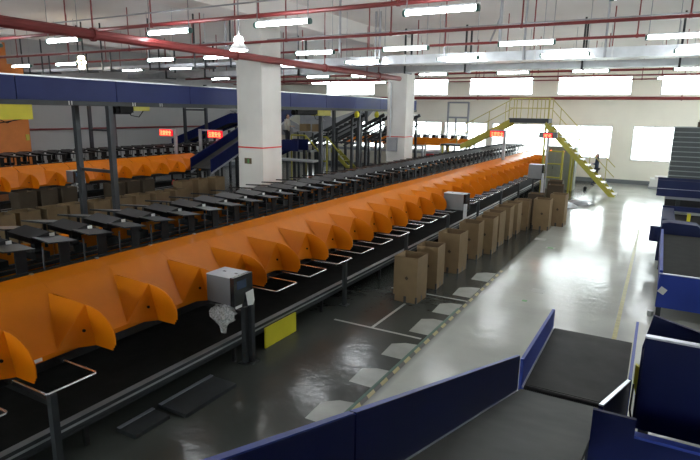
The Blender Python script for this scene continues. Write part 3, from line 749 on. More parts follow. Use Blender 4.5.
def hand(parent, wrist, direc, side, m='skin'):
    w = Vector(wrist); d = Vector(direc).normalized(); s = d.cross(Vector((0, 0, 1)))
    if s.length < .1: s = Vector((0, 1, 0))
    s = s.normalized(); nrm = s.cross(d)
    b = MB(); b.bar(w, w+d*.09, .08, .03, up=nrm)
    for i, (L, o) in enumerate(((.065, -.03), (.078, -.01), (.072, .01), (.055, .03))):
        a = w+d*.085+s*o; b.tube([a, a+d*L*.5, a+d*L*.85-nrm*L*.4], [.009, .0085, .007], 6)
    a = w+d*.03+s*.04*side; b.tube([a, a+d*.035+s*.025*side, a+d*.065+s*.03*side], [.011, .010, .008], 6)
    build('hand', b, m, parent)
def person(x, y, z, yaw, label, top, legs, H=1.62, bent=True, seat=False, hairlen=.05):
    t = thing('person', label, 'person', (x, y, z)); k = H/1.7
    rm = Matrix.Rotation(yaw, 3, 'Z')
    def P3(a, b_, c): v = rm@Vector((a*k, b_*k, c*k)); return (x+v.x, y+v.y, z+v.z)
    J = {'pelvis': (P3(0, 0, .95), (.15*k, .11*k), None), 'belly': (P3(0, .01, 1.10), (.135*k, .10*k), 'pelvis'), 'chest': (P3(0, .0, 1.30), (.155*k, .11*k), 'belly'), 'neck0': (P3(0, 0, 1.43), .07*k, 'chest'), 'neck': (P3(0, .01, 1.52), .045*k, 'neck0')}
    for s, nm in ((-1, 'l'), (1, 'r')):
        J[nm+'sh'] = (P3(s*.17, 0, 1.39), .058*k, 'neck0'); J[nm+'el'] = (P3(s*.23, .03, 1.13), .043*k, nm+'sh')
        J[nm+'wr'] = (P3(s*.14, .25, 1.13) if bent else P3(s*.25, .08, .90), .030*k, nm+'el')
        J[nm+'hip'] = (P3(s*.09, 0, .88), .085*k, 'pelvis'); J[nm+'kn'] = (P3(s*.10, .03, .50), .058*k, nm+'hip')
        J[nm+'an'] = (P3(s*.10, -.02+.06*s, .09), .040*k, nm+'kn'); J[nm+'toe'] = (P3(s*.12, .14+.06*s, .03), .034*k, nm+'an')
    o = body_mesh('body', J, top, t)
    # trousers as clothing over the legs
    J2 = {'w': (P3(0, 0, .96), (.155*k, .118*k), None)}
    for s, nm in ((-1, 'l'), (1, 'r')):
        J2[nm+'h'] = (P3(s*.09, 0, .86), .094*k, 'w'); J2[nm+'k'] = (P3(s*.10, .03, .50), .068*k, nm+'h'); J2[nm+'a'] = (P3(s*.10, -.02+.06*s, .10), .055*k, nm+'k')
    body_mesh('trousers', J2, legs, t)
    head(t, P3(0, .03, 1.59), yaw, hairlen)
    for s, nm in ((-1, 'l'), (1, 'r')):
        wv = Vector(J[nm+'wr'][0]); dv = wv-Vector(J[nm+'el'][0]); hand(t, wv, dv, -s)
    return t
person(-2.88, 32.2, 0, PI*.62, 'person in a dark jacket and trousers walking behind the yellow stair flight', 'cloth_navy', 'cloth_black', 1.62)
# platform where a worker stands, right of the near column
t = thing('work_platform', 'steel work platform behind the near column with yellow tube rails', 'platform', (-16.4, 22.5, 0))
b = MB(); b.box(-16.8, -14.4, 21.8, 22.6+.1, 1.72, 1.82); build('deck', b, 'steel_pale', t)
for x in (-16.7, -14.5):
    for y in (21.9, 22.6): b = MB(); b.box(x-.05, x+.05, y-.05, y+.05, 0, 1.72); build('leg', b, 'dark_frame', t)
person(-16.05, 22.25, 1.82, -PI*.5, 'person in a beige shirt standing at the cartons right of the near column', 'cloth_beige', 'cloth_black', 1.62, True)
for i, (x, z) in enumerate(((-15.3, 2.62), (-14.35, 2.62), (-15.05, 2.62))):
    pass
t = thing('sorting_table', 'grey table holding small cartons in front of the person in beige', 'table', (-14.7, 22.6, 1.82))
b = MB(); b.box(-15.35, -14.0, 22.05, 22.68, 2.62, 2.68); build('tabletop', b, 'steel_pale', t)
for x in (-15.3, -14.45):
    for y in (22.1, 22.63): b = MB(); b.box(x-.03, x+.03, y-.03, y+.03, 1.82, 2.62); build('leg', b, 'dark_frame', t)
carton(-15.25, 22.15, .4, .36, .34, 'small tan carton on the grey table, left of two', 'cartons on the table', 'carton', 0, False, False, 2.68)
carton(-14.55, 22.15, .42, .36, .34, 'small tan carton on the grey table, right of two', 'cartons on the table', 'carton', .2, False, False, 2.68)
# yellow guard rails and steps below
def yrail(x0, x1, y, z0, z1, lab, diag=None):
    t = thing('guard_rail', lab, 'railing', (x0, y, z0), 'yellow rails behind the columns')
    for x in (x0, x1): b = MB(); b.tube([(x, y, z0), (x, y, z1)], .035, 8); build('post', b, 'yellow_olive', t)
    for z in (z1, (z0+z1)/2+.1):
        b = MB(); b.tube([(x0, y, z), (x1, y, z)], .035, 8); build('rail', b, 'yellow_olive', t)
    if diag:
        b = MB(); b.tube([(x1, y, z1), (x1+diag, y, z1-.75*diag-.2)], .035, 8); build('rail', b, 'yellow_olive', t)
yrail(-15.4, -14.6, 21.7, 0, 2.5, 'yellow tube rail just right of the near column', .9)
yrail(-13.95, -13.6, 22.0, 0, 2.45, 'narrow yellow tube rail behind the dark gantry post', .7)
t = thing('access_steps', 'yellow access steps rising behind the gantry posts', 'stairs', (-13.6, 23.4, 0))
for y in (23.85, 24.45):
    b = MB(); b.slab([(-14.5, y, 1.85), (-14.5, y, 1.62), (-12.6, y, 0), (-12.6, y, .22)], .05); build('stringer', b, 'yellow_olive', t)
for i in range(7):
    x = -14.35+.26*i; z = 1.66-.235*i; b = MB(); b.box(x-.12, x+.12, 23.87, 24.43, z, z+.03); build('tread', b, 'yellow_olive', t)

# ============================================================ BLUE INCLINED CHUTES / BACKGROUND MACHINES
def incline(x, y0, z0, y1, z1, wdt, h, label, m='blue_panel', th=.06, legs=True, flare=0, name='inclined_conveyor'):
    t = thing(name, label, 'conveyor', (x, y0, 0))
    for xs_ in (x-wdt/2, x+wdt/2):
        b = MB(); b.slab([(xs_, y0, z0), (xs_, y1, z1), (xs_, y1, z1+h), (xs_, y0, z0+h)], th); build('side_panel', b, m, t)
    b = MB(); b.slab([(x-wdt/2+.03, y0, z0+.12), (x+wdt/2-.03, y0, z0+.12), (x+wdt/2-.03, y1, z1+.12), (x-wdt/2+.03, y1, z1+.12)], .04); build('belt', b, 'belt_grey', t)
    b = MB(); b.slab([(x+wdt/2, y0, z0), (x+wdt/2, y1, z1), (x+wdt/2, y1, z1-.10), (x+wdt/2, y0, z0-.10)], .05); b.slab([(x-wdt/2, y0, z0), (x-wdt/2, y1, z1), (x-wdt/2, y1, z1-.10), (x-wdt/2, y0, z0-.10)], .05); build('frame_rail', b, 'steel_pale', t)
    if legs:
        nl = max(2, int(abs(y1-y0)/1.6)+1)
        for i in range(nl):
            f = (i+.3)/nl; y = y0+(y1-y0)*f; z = z0+(z1-z0)*f
            for xs_ in (x-wdt/2, x+wdt/2):
                b = MB(); b.box(xs_-.04, xs_+.04, y-.04, y+.04, 0, z-.08); build('leg', b, 'dark_frame', t)
    return t
incline(-17.6, 17.9, .95, 24.5, 3.6, 1.2, .55, 'blue inclined conveyor rising right to the near column, nearer of two')
# second, going the other way behind the left sorter
t = thing('inclined_conveyor', 'blue inclined conveyor climbing behind the LED displays, farther of two', 'conveyor', (-20, 24, 0))
for y in (23.0, 24.2):
    b = MB(); b.slab([(-26+1.2, y, 1.5), (-24.8, y, 1.95), (-20.3, y, 3.45), (-19.3, y, 3.45), (-19.3, y, 3.0), (-20.3, y, 2.95)], .06); build('side_panel', b, 'blue_panel', t)
b = MB(); b.slab([(-24.8, 23.03, 1.7), (-20.3, 23.03, 3.1), (-20.3, 24.17, 3.1), (-24.8, 24.17, 1.7)], .04); build('belt', b, 'belt_grey', t)
for x, z in ((-23.5, 1.9), (-21.5, 2.5), (-19.5, 3.0)):
    for y in (23.0, 24.2): b = MB(); b.box(x-.05, x+.05, y-.05, y+.05, 0, z); build('leg', b, 'dark_frame', t)
t = thing('inclined_conveyor', 'small blue inclined conveyor in front of the person in beige', 'conveyor', (-15.6, 21.2, 0))
for y in (20.5, 21.3):
    b = MB(); b.slab([(-16.6, y, 1.75), (-15.0, y, 2.35), (-14.2, y, 2.35), (-14.2, y, 1.85), (-15.0, y, 1.85), (-16.6, y, 1.15)], .06); build('side_panel', b, 'blue_panel', t)
b = MB(); b.slab([(-16.6, 20.53, 1.45), (-14.9, 20.53, 2.1), (-14.9, 21.27, 2.1), (-16.6, 21.27, 1.45)], .04); build('belt', b, 'belt_grey', t)
for x, z in ((-16.3, 1.3), (-14.4, 1.85)):
    for y in (20.5, 21.3): b = MB(); b.box(x-.05, x+.05, y-.05, y+.05, 0, z); build('leg', b, 'dark_frame', t)
# grey chutes hanging in the background (one left, one right of the near column)
def grey_chute(pts, y, label):
    t = thing('grey_chute', label, 'chute', (pts[0][0], y, 0))
    for yy in (y, y+1.1):
        b = MB(); b.slab([(px, yy, pz) for px, pz in pts], .06); build('side_panel', b, 'steel_pale', t)
    lo = min(pts, key=lambda p: p[1]); hi = max(pts, key=lambda p: p[1])
    b = MB(); b.slab([(lo[0], y+.03, lo[1]+.15), (hi[0], y+.03, hi[1]-.35), (hi[0], y+1.07, hi[1]-.35), (lo[0], y+1.07, lo[1]+.15)], .04); build('slide', b, 'alu', t)
    for px, pz in (lo, hi):
        b = MB(); b.box(px-.05, px+.05, y+.5, y+.6, 0, pz-.35 if pz > 2 else pz); build('leg', b, 'dark_frame', t)
    return t
grey_chute([(-22.6, 3.95), (-20.9, 3.95), (-18.0, 2.7), (-18.0, 2.3), (-19.2, 2.3)], 25.5, 'grey sheet metal chute sloping down left of the near column')
grey_chute([(-17.85, 4.0), (-17.4, 4.0), (-16.2, 3.1), (-14.2, 3.7), (-13.8, 3.7), (-14.6, 2.9), (-16.4, 2.0), (-17.85, 2.1)], 26.0, 'grey sheet metal chute funnel under the overhead conveyor, right of the near column')
# dark inclined roller conveyors (truss-like) between the columns
for j, (xo, lab) in enumerate(((0, 'nearer'), (1, 'middle'), (2, 'farther'))):
    y0 = (22.75, 24.75, 27.2)[j]
    t = thing('roller_incline', 'dark inclined roller conveyor between the two columns, %s of three' % lab, 'conveyor', (-13.5, y0, 0))
    xa, xb = -15.6+.6*j, -12.5+.5*j
    for yy in (y0, y0+.9):
        b = MB(); b.bar((xa, yy, 2.0), (xb, yy, 3.5), .08, .16); build('side_rail', b, 'dark_frame', t)
        b = MB(); b.bar((xa+.7, yy, 1.9), (xb, yy, 3.05), .05, .07); build('lower_chord', b, 'dark_frame', t)
    for k in range(12):
        f = (k+.5)/12; x = xa+(xb-xa)*f; z = 2.0+1.5*f
        b = MB(); b.tube([(x, y0, z+.06), (x, y0+.9, z+.06)], .03, 6); build('roller', b, 'zinc', t)
    for x, z in ((xa+.3, 2.05), ((xa+xb)/2, 2.7), (xb-.2, 3.35)):
        for yy in (y0, y0+.9): b = MB(); b.box(x-.05, x+.05, yy-.05, yy+.05, 0, z); build('leg', b, 'dark_frame', t)
t = thing('steel_table', 'long grey steel table between the two columns behind the main sorter', 'table', (-14.2, 20.5, 0))
b = MB(); b.box(-15.4, -12.7, 19.4, 20.1, 1.50, 1.56) ; build('tabletop', b, 'steel_pale', t)
for x in (-15.3, -14.05, -12.8):
    for y in (19.45, 20.05): b = MB(); b.box(x-.03, x+.03, y-.03, y+.03, 0, 1.5); build('leg', b, 'dark_frame', t)
t = thing('steel_table', 'grey steel table frame just left of the far column', 'table', (-12.2, 24.4, 0))
b = MB(); b.box(-13.0, -11.6, 29.0, 29.5, 1.78, 1.84) ; build('tabletop', b, 'steel_pale', t)
for x in (-12.95, -11.65):
    for y in (29.05, 29.45): b = MB(); b.box(x-.04, x+.04, y-.04, y+.04, 0, 1.78); build('leg', b, 'steel_pale', t)

# ------------------------------------------------------------ far cross line
t = thing('cross_line', 'far orange sorter line running across the hall before the back wall', 'conveyor', (-12, 30, 0))
for i in range(14):
    x = -19.2+.92*i
    if -9.4 < x < -6: continue
    b = MB(); b.slab([(x, 30.35, 2.22), (x+.9, 30.35, 2.22), (x+.9, 29.9, 1.9), (x, 29.9, 1.9)], .02)
    b.slab([(x, 29.9, 1.9), (x+.9, 29.9, 1.9), (x+.9, 29.85, 1.82), (x, 29.85, 1.82)], .02); build('chute_panel', b, 'orange', t)
b = MB(); b.box(-19.3, -9.3, 30.4, 30.5, 1.95, 2.1); b.box(-19.3, -9.3, 31.3, 31.4, 1.95, 2.1); build('frame_rail', b, 'dark_frame', t)
for i in range(7):
    x = -19+1.6*i
    for y in (30.45, 31.35): b = MB(); b.box(x-.04, x+.04, y-.04, y+.04, 0, 1.95); build('leg', b, 'steel_pale', t)
b = MB(); b.box(-19.3, -9.3, 29.7, 29.78, 1.35, 1.5); build('lower_rail', b, 'steel_pale', t)
cc = thing('small_carrier', '', 'carrier', (-19, 30.9, 2.1), 'carriers of the far cross line')
b = MB(); b.slab([(-19.28, 30.4, 2.42), (-18.78, 30.4, 2.36), (-18.78, 31.4, 2.36), (-19.28, 31.4, 2.42)], .03); build('tray', b, 'tray_top', cc)
b = MB(); b.box(-19.1, -18.9, 30.45, 31.1, 2.1, 2.36); build('stem', b, 'black_matt', cc)
cc['label'] = 'dark carrier on the far cross line, leftmost of the row'
for i in range(1, 17): dup(cc, (-19+.57*i, 30.9, 2.1), 'dark carrier on the far cross line, %s from the left' % nth(i+1))
t = thing('fire_extinguisher', 'red fire extinguisher standing beyond the left chutes', 'extinguisher', (-18.6, 17.3, 0))
for x in (-18.7, -18.45):
    b = MB(); b.lathe([(.08, 0), (.085, .05), (.085, .42), (.04, .52), (.03, .56)], (x, 17.3, 0), 12); build('cylinder', b, 'ext_red', t)
    b = MB(); b.box(x-.05, x+.05, 17.28, 17.32, .56, .60); build('handle', b, 'black_matt', t)
# red hose / extinguisher far right of far column
t = thing('hose_stand', 'small red stand on the floor right of the far column', 'stand', (-12.3, 32.0, 0))
b = MB(); b.box(-12.6, -12.35, 31.95, 32.05, 0, 1.25); build('post', b, 'red_paint', t)
b = MB(); b.box(-12.6, -12.1, 31.9, 32.1, 1.1, 1.35); build('head', b, 'red_paint', t)
# orange tower by left wall
t = thing('orange_tower', 'tall orange steel tower at the left edge against the grey wall', 'tower', (-24.4, 13.5, 0))
b = MB(); b.box(-24.9, -24.0, 12.2, 14.25, 0, 5.35); build('lower_casing', b, 'orange_dull', t)
b = MB(); b.box(-24.9, -24.1, 12.2, 13.65, 5.35, 6.2); build('upper_casing', b, 'orange_dull', t)
b = MB(); b.box(-24.0, -23.97, 14.05, 14.2, 2.2, 2.45); build('switch_plate', b, 'yellow_olive', t)
b = MB(); b.tube([(-23.95, 13.0, 3.1), (-23.95, 13.3, 2.95), (-23.95, 13.7, 3.1)], .02, 6); build('cable', b, 'black_matt', t)

# ============================================================ RIGHT SIDE CONVEYORS
def level_conveyor():
    t = thing('belt_conveyor', 'level grey belt conveyor with blue sides at the bottom centre, end of the slope', 'conveyor', (-.5, 6.4, 0))
    b = MB(); b.box(-.97, -.03, 5.60, 7.42, .74, .80); build('belt', b, 'belt_grey', t)
    b = MB(); b.tube([(-.97, 5.58, .765), (-.03, 5.58, .765)], .035, 12); build('end_roller', b, 'black_steel', t)
    b = MB()
    for k in range(47): b.box(-.96+.02*k, -.955+.02*k, 5.50, 5.55, .74, .775)
    stuff(build('brush_strip', b, 'black_matt', t))
    b = MB(); b.slab([(-1.0, 5.50, .72), (-1.0, 7.42, .72), (-1.0, 7.42, 1.06), (-1.0, 5.50, 1.12)], .035); sp = build('side_panel', b, 'blue_bright', t)
    b = MB(); b.bar((-.975, 5.50, .81), (-.975, 7.42, .81), .015); build('edge_trim', b, 'edge_alu', sp)
    b = MB(); b.slab([(0.0, 5.36, .72), (0.0, 7.5, .72), (0.0, 7.5, 1.06), (0.0, 5.36, 1.22)], .03); build('side_panel', b, 'blue_bright', t)
    b = MB(); b.box(-.62, -.55, 5.56, 5.62, .66, .74); build('clip', b, 'alu', t)
    for y in (5.8, 7.2):
        for x in (-.94, -.08): b = MB(); b.box(x-.03, x+.03, y-.03, y+.03, 0, .74); build('leg', b, 'dark_frame', t)
level_conveyor()
SL = .325
def zs(y): return .845 + SL*(5.28-y)
t = thing('sloping_conveyor', 'grey belt conveyor with tall dark blue side panels sloping down from the camera', 'conveyor', (-.5, 5.2, 0))
b = MB(); b.slab([(-.98, .6, zs(.6)), (-.21, .6, zs(.6)), (-.21, 3.99, zs(3.99)), (-.17, 4.05, zs(4.05)), (-.03, 5.3, zs(5.3)), (-.03, 5.42, zs(5.42)), (-.98, 5.42, zs(5.42))], .05); build('belt', b, 'belt_grey', t)
yj = 1.83
for (a, c) in ((.5, yj-.008), (yj+.008, 5.28)):
    b = MB(); b.slab([(-1.0, a, zs(a)-.06), (-1.0, c, zs(c)-.06), (-1.0, c, zs(c)+.40), (-1.0, a, zs(a)+.56+.0*(a))], .035) if a < 1 else b.slab([(-1.0, a, zs(a)-.06), (-1.0, c, zs(c)-.06), (-1.0, c, zs(c)+.405), (-1.0, a, zs(a)+.405)], .035)
    if a < 1:
        b = MB(); b.slab([(-1.0, a, zs(a)-.06), (-1.0, c, zs(c)-.06), (-1.0, c, zs(c)+.40), (-1.0, a, zs(a)+.40)], .035)
    sp = build('side_panel', b, 'blue_panel', t)
    b = MB(); b.bar((-1.0, a, zs(a)+.40), (-1.0, c, zs(c)+.40), .03, .012); build('top_edge', b, 'blue_bright', sp)
    b = MB(); b.bar((-.978, a, zs(a)+.03), (-.978, c, zs(c)+.03), .008); build('edge_trim', b, 'edge_alu', sp)
def xr(y): return -.005-.155*(5.36-y)/1.3
b = MB(); b.slab([(xr(4.05), 4.05, zs(4.05)-.06), (xr(5.34), 5.34, zs(5.34)-.06), (xr(5.34), 5.34, zs(5.34)+.38), (xr(4.05), 4.05, zs(4.05)+.30)], .03); sp = build('side_panel', b, 'blue_panel', t)
b = MB(); b.bar((xr(4.05), 4.05, zs(4.05)+.31), (xr(5.34), 5.34, zs(5.34)+.39), .03, .012); build('top_edge', b, 'edge_alu', sp)
for y in (1.6, 3.4, 5.1):
    for x in (-.95, -.25): b = MB(); b.box(x-.035, x+.035, y-.035, y+.035, 0, zs(y)-.05); build('leg', b, 'dark_frame', t)
# transverse blue machine on the right
t = thing('infeed_conveyor', 'dark blue high-sided infeed conveyor filling the bottom right corner', 'conveyor', (.8, 4.4, 0))
b = MB(); b.box(.07, 2.6, 4.60, 4.64, 1.15, 1.925); sp = build('back_panel', b, 'blue_panel', t)
b = MB(); b.box(.07, 2.6, 4.59, 4.65, 1.925, 1.94); build('top_edge', b, 'edge_alu', sp)
b = MB(); b.box(.05, 2.6, 4.05, 4.60, 1.08, 1.12); build('belt', b, 'belt_black', t)
b = MB(); b.box(.02, 2.6, 4.0, 4.04, .2, 1.40); sp = build('front_panel', b, 'blue_panel', t)
b = MB(); b.box(.015, 2.6, 3.985, 4.055, 1.40, 1.42); build('top_edge', b, 'blue_bright', sp)
b = MB(); b.box(-.205, .07, 3.955, 3.985, .2, 1.555); build('end_plate', b, 'blue_panel', t)
b = MB(); b.slab([(.115, 5.2, 1.925), (.9, 5.2, 1.74), (2.6, 5.2, 1.3), (2.6, 5.2, .8), (.06, 5.2, .9), (.06, 5.2, 1.62)], .04); build('side_panel', b, 'blue_dark', t)
b = MB(); b.slab([(.09, 4.64, 1.60), (.07, 5.18, 1.60), (2.6, 5.18, 1.25), (2.6, 4.64, 1.25)], .03); build('cover', b, 'blue_dark', t)
for x in (.15, 1.4, 2.5):
    for y in (4.1, 5.1): b = MB(); b.box(x-.04, x+.04, y-.04, y+.04, 0, 1.08); build('leg', b, 'dark_frame', t)
t = thing('chain_guard', 'small yellow guard plate beside the blue panel at the lower right', 'guard', (.05, 5.5, 0))
b = MB(); b.slab([(.03, 5.6, 1.28), (.11, 5.6, 1.25), (.11, 5.6, .98), (.06, 5.6, .98), (.03, 5.6, 1.1)], .05); build('plate', b, 'yellow', t)
b = MB(); b.box(.06, .10, 5.58, 5.62, 0, 1.0); build('post', b, 'dark_frame', t)
b = MB(); b.tube([(.035, 5.54, 1.1), (.03, 5.5, .85), (.07, 5.45, .7), (.12, 5.5, .5)], .01, 6); build('cable', b, 'black_matt', t)
# mid right belt table with bright blue front
t = thing('belt_table', 'dark belt table with bright blue front panel at the right edge', 'conveyor', (1.5, 12.5, 0))
b = MB(); b.box(.24, 2.8, 11.0, 11.04, .22, .84); fp = build('front_panel', b, 'blue_bright', t)
b = MB(); b.box(.235, 2.8, 10.99, 11.05, .84, .855); build('top_edge', b, 'edge_alu', fp)
b = MB(); b.slab([(.30, 10.99, .62), (.40, 10.99, .56), (.34, 10.99, .46), (.24, 10.99, .52)], .006); build('paper_label', b, 'paper_white', fp)
b = MB(); b.box(.30, 2.8, 11.06, 15.1, .78, .82); build('belt', b, 'belt_black', t)
b = MB(); b.box(.24, .29, 11.04, 15.3, .55, .90); build('side_rail', b, 'blue_bright', t)
for x in (.3, 1.6): 
    for y in (11.1, 14.8): b = MB(); b.box(x-.04, x+.04, y-.04, y+.04, 0, .78); build('leg', b, 'dark_frame', t)
b = MB(); b.tube([(.18, 11.1, .0), (.18, 11.1, .10)], .05, 10); build('levelling_foot', b, 'alu', t)
# blue motor housing with round drum
t = thing('drive_housing', 'dark blue drive housing with a round drum beyond the belt table', 'machine', (.5, 15.8, 0))
b = MB(); b.slab([(.25, 15.9, .5), (.25, 15.9, .98), (.40, 15.9, 1.02), (1.0, 15.9, 1.0), (1.35, 15.9, .7), (1.35, 15.9, .5)], .5); build('hood', b, 'blue_dark', t)
b = MB(); b.tube([(.12, 15.5, .55), (.12, 15.5, .92)], .13, 14); dm = build('drum', b, 'blue_dark', t)
b = MB(); b.tube([(.12, 15.5, .92), (.12, 15.5, .935)], .10, 14); build('drum_cap', b, 'edge_alu', dm)
b = MB(); b.box(.2, .8, 15.7, 16.1, 0, .5); build('base', b, 'blue_dark', t)
t = thing('belt_table', 'second dark belt table with blue end behind the drive housing', 'conveyor', (1.4, 17.8, 0))
b = MB(); b.box(.25, .55, 16.6, 18.8, .35, .95); build('end_box', b, 'blue_dark', t)
b = MB(); b.box(.55, 2.8, 16.6, 18.6, .72, .78); build('belt', b, 'belt_black', t)
b = MB(); b.box(.25, 2.8, 18.8, 18.86, .6, 1.0); build('back_panel', b, 'blue_dark', t)
b = MB(); b.box(.80, .88, 16.5, 16.56, .75, 1.15); build('yellow_marker', b, 'yellow', t)
b = MB(); b.box(.55, 2.8, 18.6, 18.8, .8, .86); build('steel_strip', b, 'alu', t)
for x in (.3, 1.8):
    for y in (16.7, 18.7): b = MB(); b.box(x-.04, x+.04, y-.04, y+.04, 0, .72); build('leg', b, 'dark_frame', t)
# raised blue beam conveyor
t = thing('raised_conveyor', 'dark blue boxed conveyor raised on a post before the stacked trays', 'conveyor', (1.5, 20.2, 0))
b = MB(); b.box(.07, 3.5, 20.0, 20.08, 1.38, 1.64); b.box(.04, 3.5, 19.97, 20.05, 1.14, 1.38); sp = build('side_panel', b, 'blue_dark', t)
b = MB(); b.box(.05, 3.5, 19.955, 19.97, 1.37, 1.385); build('seam_strip', b, 'edge_alu', sp)
b = MB(); b.box(.09, 3.5, 20.08, 20.9, 1.44, 1.50); build('belt', b, 'belt_black', t)
b = MB(); b.box(.3, 3.5, 20.1, 20.9, 1.04, 1.14); build('underframe', b, 'steel_pale', t)
b = MB(); b.box(.04, 3.5, 20.9, 20.98, 1.14, 1.64); build('side_panel', b, 'blue_dark', t)
for x in (.68, 2.8): b = MB(); b.box(x-.06, x+.06, 20.3, 20.42, 0, 1.04); build('post', b, 'dark_frame', t)
# stack of trays
t0 = None
t = thing('base_skid', 'low dark base skid on the floor under the stack of slatted trays', 'skid', (1.4, 26.6, 0))
b = MB(); b.box(.40, 2.9, 26.0, 27.4, .0, .30); build('body', b, 'black_steel', t)
Z = .30; hN = (3.22-.30)/15
for i in range(15):
    z = Z+hN*i
    if t0 is None:
        t0 = thing('tray', '', 'tray', (1.65, 26.7, z), 'grey trays stacked at the right edge')
        b = MB(); b.box(.40, 2.9, 26.02, 27.38, z+.005, z+hN-.03); build('body', b, 'tray_stack', t0)
        b = MB(); b.box(.385, 2.915, 26.0, 27.4, z+hN-.03, z+hN); build('rim', b, 'tray_lip', t0)
        t0['label'] = 'wide dark grey tray at the bottom of the stack by the right edge'
    else:
        dup(t0, (1.65, 26.7, z), 'wide dark grey tray, %s from the bottom of the stack by the right edge' % nth(i+1))
b = MB(); b.box(1.2, 1.75, 26.2, 26.9, 3.22, 3.42); b.box(1.25, 1.7, 26.25, 26.85, 3.42, 3.52); tag(build('bundle', b, 'carton_dark'), 'small brown bundle on top of the tray stack', 'bundle')

# ============================================================ CEILING SERVICES
def pipe(name, a, c, r, label, m='pipe_red', cat='pipe', drops=(), dz=0, hang=()):
    t = thing(name, label, cat, a)
    b = MB(); b.tube([a, c], r, 10); build('run', b, m, t)
    a = Vector(a); c = Vector(c); L = (c-a).length; d = (c-a).normalized()
    if hang:
        for s in hang:
            p = a+d*s; b = MB(); b.tube([p+Vector((0, 0, r*.8)), (p.x, p.y, ZC-.05 if abs(d.y) > .5 or True else ZC)], .018, 6); build('hanger_rod', b, m, t)
            b = MB(); b.tube([p-d*.03, p+d*.03], r*1.35, 10); build('clamp', b, m, t)
    return t
pipe('sprinkler_pipe', (-24.9, 9.3, 5.48), (8.9, 9.3, 5.48), .042, 'red sprinkler pipe crossing the ceiling, nearest the camera', hang=[2+3.1*i for i in range(11)])
pipe('sprinkler_pipe', (-24.9, 12.6, 5.46), (8.9, 12.6, 5.46), .036, 'red sprinkler pipe crossing the ceiling, second from the camera', hang=[3.4+3.1*i for i in range(10)])
pipe('sprinkler_pipe', (-24.9, 15.3, 5.48), (8.9, 15.3, 5.48), .036, 'dark red pipe crossing the ceiling, third from the camera', hang=[2.5+2.4*i for i in range(13)])
pipe('sprinkler_pipe', (-24.9, 18.6, 5.50), (8.9, 18.6, 5.50), .036, 'red sprinkler pipe crossing the ceiling, fourth from the camera', hang=[1.6+3.1*i for i in range(11)])
pipe('sprinkler_pipe', (-24.9, 24.4, 5.36), (8.9, 24.4, 5.36), .045, 'dark red pipe crossing the ceiling beyond the far column', hang=[1.9+2.6*i for i in range(12)])
pipe('sprinkler_pipe', (-24.9, 26.6, 5.30), (8.9, 26.6, 5.30), .035, 'thin red pipe crossing the ceiling before the back windows, nearer of two', hang=[1.2+2.6*i for i in range(12)])
pipe('sprinkler_pipe', (-24.9, 28.6, 5.25), (8.9, 28.6, 5.25), .03, 'thin red pipe crossing the ceiling before the back windows, farther of two', hang=[2.2+3.6*i for i in range(9)])
pipe('water_main', (-24.9, 31.8, 4.50), (8.9, 31.8, 4.50), .085, 'thick dark red pipe running below the upper back windows', hang=[15.4, 25.5, 31])
pipe('fire_main', (-10.0, -1, 5.02), (-10.0, 22, 5.02), .10, 'thick red pipe running diagonally in view above the near column', hang=[4.3, 8.4, 12.6, 17, 21])
pipe('wall_pipe', (-24.85, 14.3, 2.62), (-24.85, 27, 2.62), .045, 'red pipe running along the grey left wall', hang=())
pipe('water_branch', (-14.5, 19.2, 4.8), (-9.5, 19.2, 4.8), .045, 'short red pipe beside the near column below the lamps', hang=[.5, 4.4])
# conduits for lamps
for i, (y, z) in enumerate(((8.75, 5.62), (13.3, 5.62), (16.3, 5.6), (22.4, 5.6))):
    pipe('lamp_conduit', (-24.9, y, z), (8.9, y, z), .016, 'thin grey lamp conduit crossing the ceiling, %s from the camera' % nth(i+1), 'steel_pale', hang=())
# duct and cable tray
t = thing('air_duct', 'silver sheet metal duct crossing the hall below the ceiling', 'duct', (-8, 16.3, 5.1))
x = -13.4; 
while x < 8.8:
    b = MB(); b.box(x, min(x+1.98, 8.9), 16.7, 17.4, 5.135, 5.40); build('duct_section', b, 'zinc', t)
    b = MB(); b.box(x+1.96, x+2.0, 16.67, 17.43, 5.13, 5.42); build('flange', b, 'alu', t); x += 2.0
for x in (-12.3, -8.46, -8.3, -6.1, -3.72, -1.6, 1.0, 3.2):
    b = MB(); b.box(x-.03, x+.03, 16.62, 16.66, 5.13, 6.77); build('hanger', b, 'steel_pale', t)
t = thing('cable_tray', 'grey cable tray crossing the hall beyond the silver duct', 'tray', (-8, 20, 5.05))
b = MB(); b.box(-24.9, 8.9, 20.3, 20.8, 5.16, 5.18); b.box(-24.9, 8.9, 20.29, 20.31, 5.16, 5.38); b.box(-24.9, 8.9, 20.79, 20.81, 5.16, 5.38); build('channel', b, 'zinc', t)
for x in (-22, -19.4, -16.8, -14, -9, -6.6, -2.6, .2, 3):
    b = MB(); b.box(x-.03, x+.03, 20.22, 20.28, 5.1, 6.75); b.box(x-.03, x+.03, 20.82, 20.88, 5.1, 6.75); b.box(x-.03, x+.03, 20.22, 20.88, 5.10, 5.16); build('trapeze_hanger', b, 'dark_frame', t)
t = thing('cable_tray', 'pale cable tray on trapeze hangers at the upper left', 'tray', (-18, 14.2, 5))
b = MB(); b.box(-24.9, -11.3, 14.4, 14.8, 5.06, 5.10); b.box(-24.9, -11.3, 14.39, 14.41, 5.06, 5.16); build('channel', b, 'steel_pale', t)
for x in (-24.0, -22.6, -20.2, -18.8, -16.2, -14.0, -12.4):
    b = MB(); b.box(x-.22, x-.18, 14.34, 14.38, 4.98, 6.75); b.box(x+.26, x+.30, 14.34, 14.38, 4.98, 5.7); b.box(x-.22, x+.30, 14.34, 14.85, 5.0, 5.055); build('trapeze_hanger', b, 'dark_frame', t)
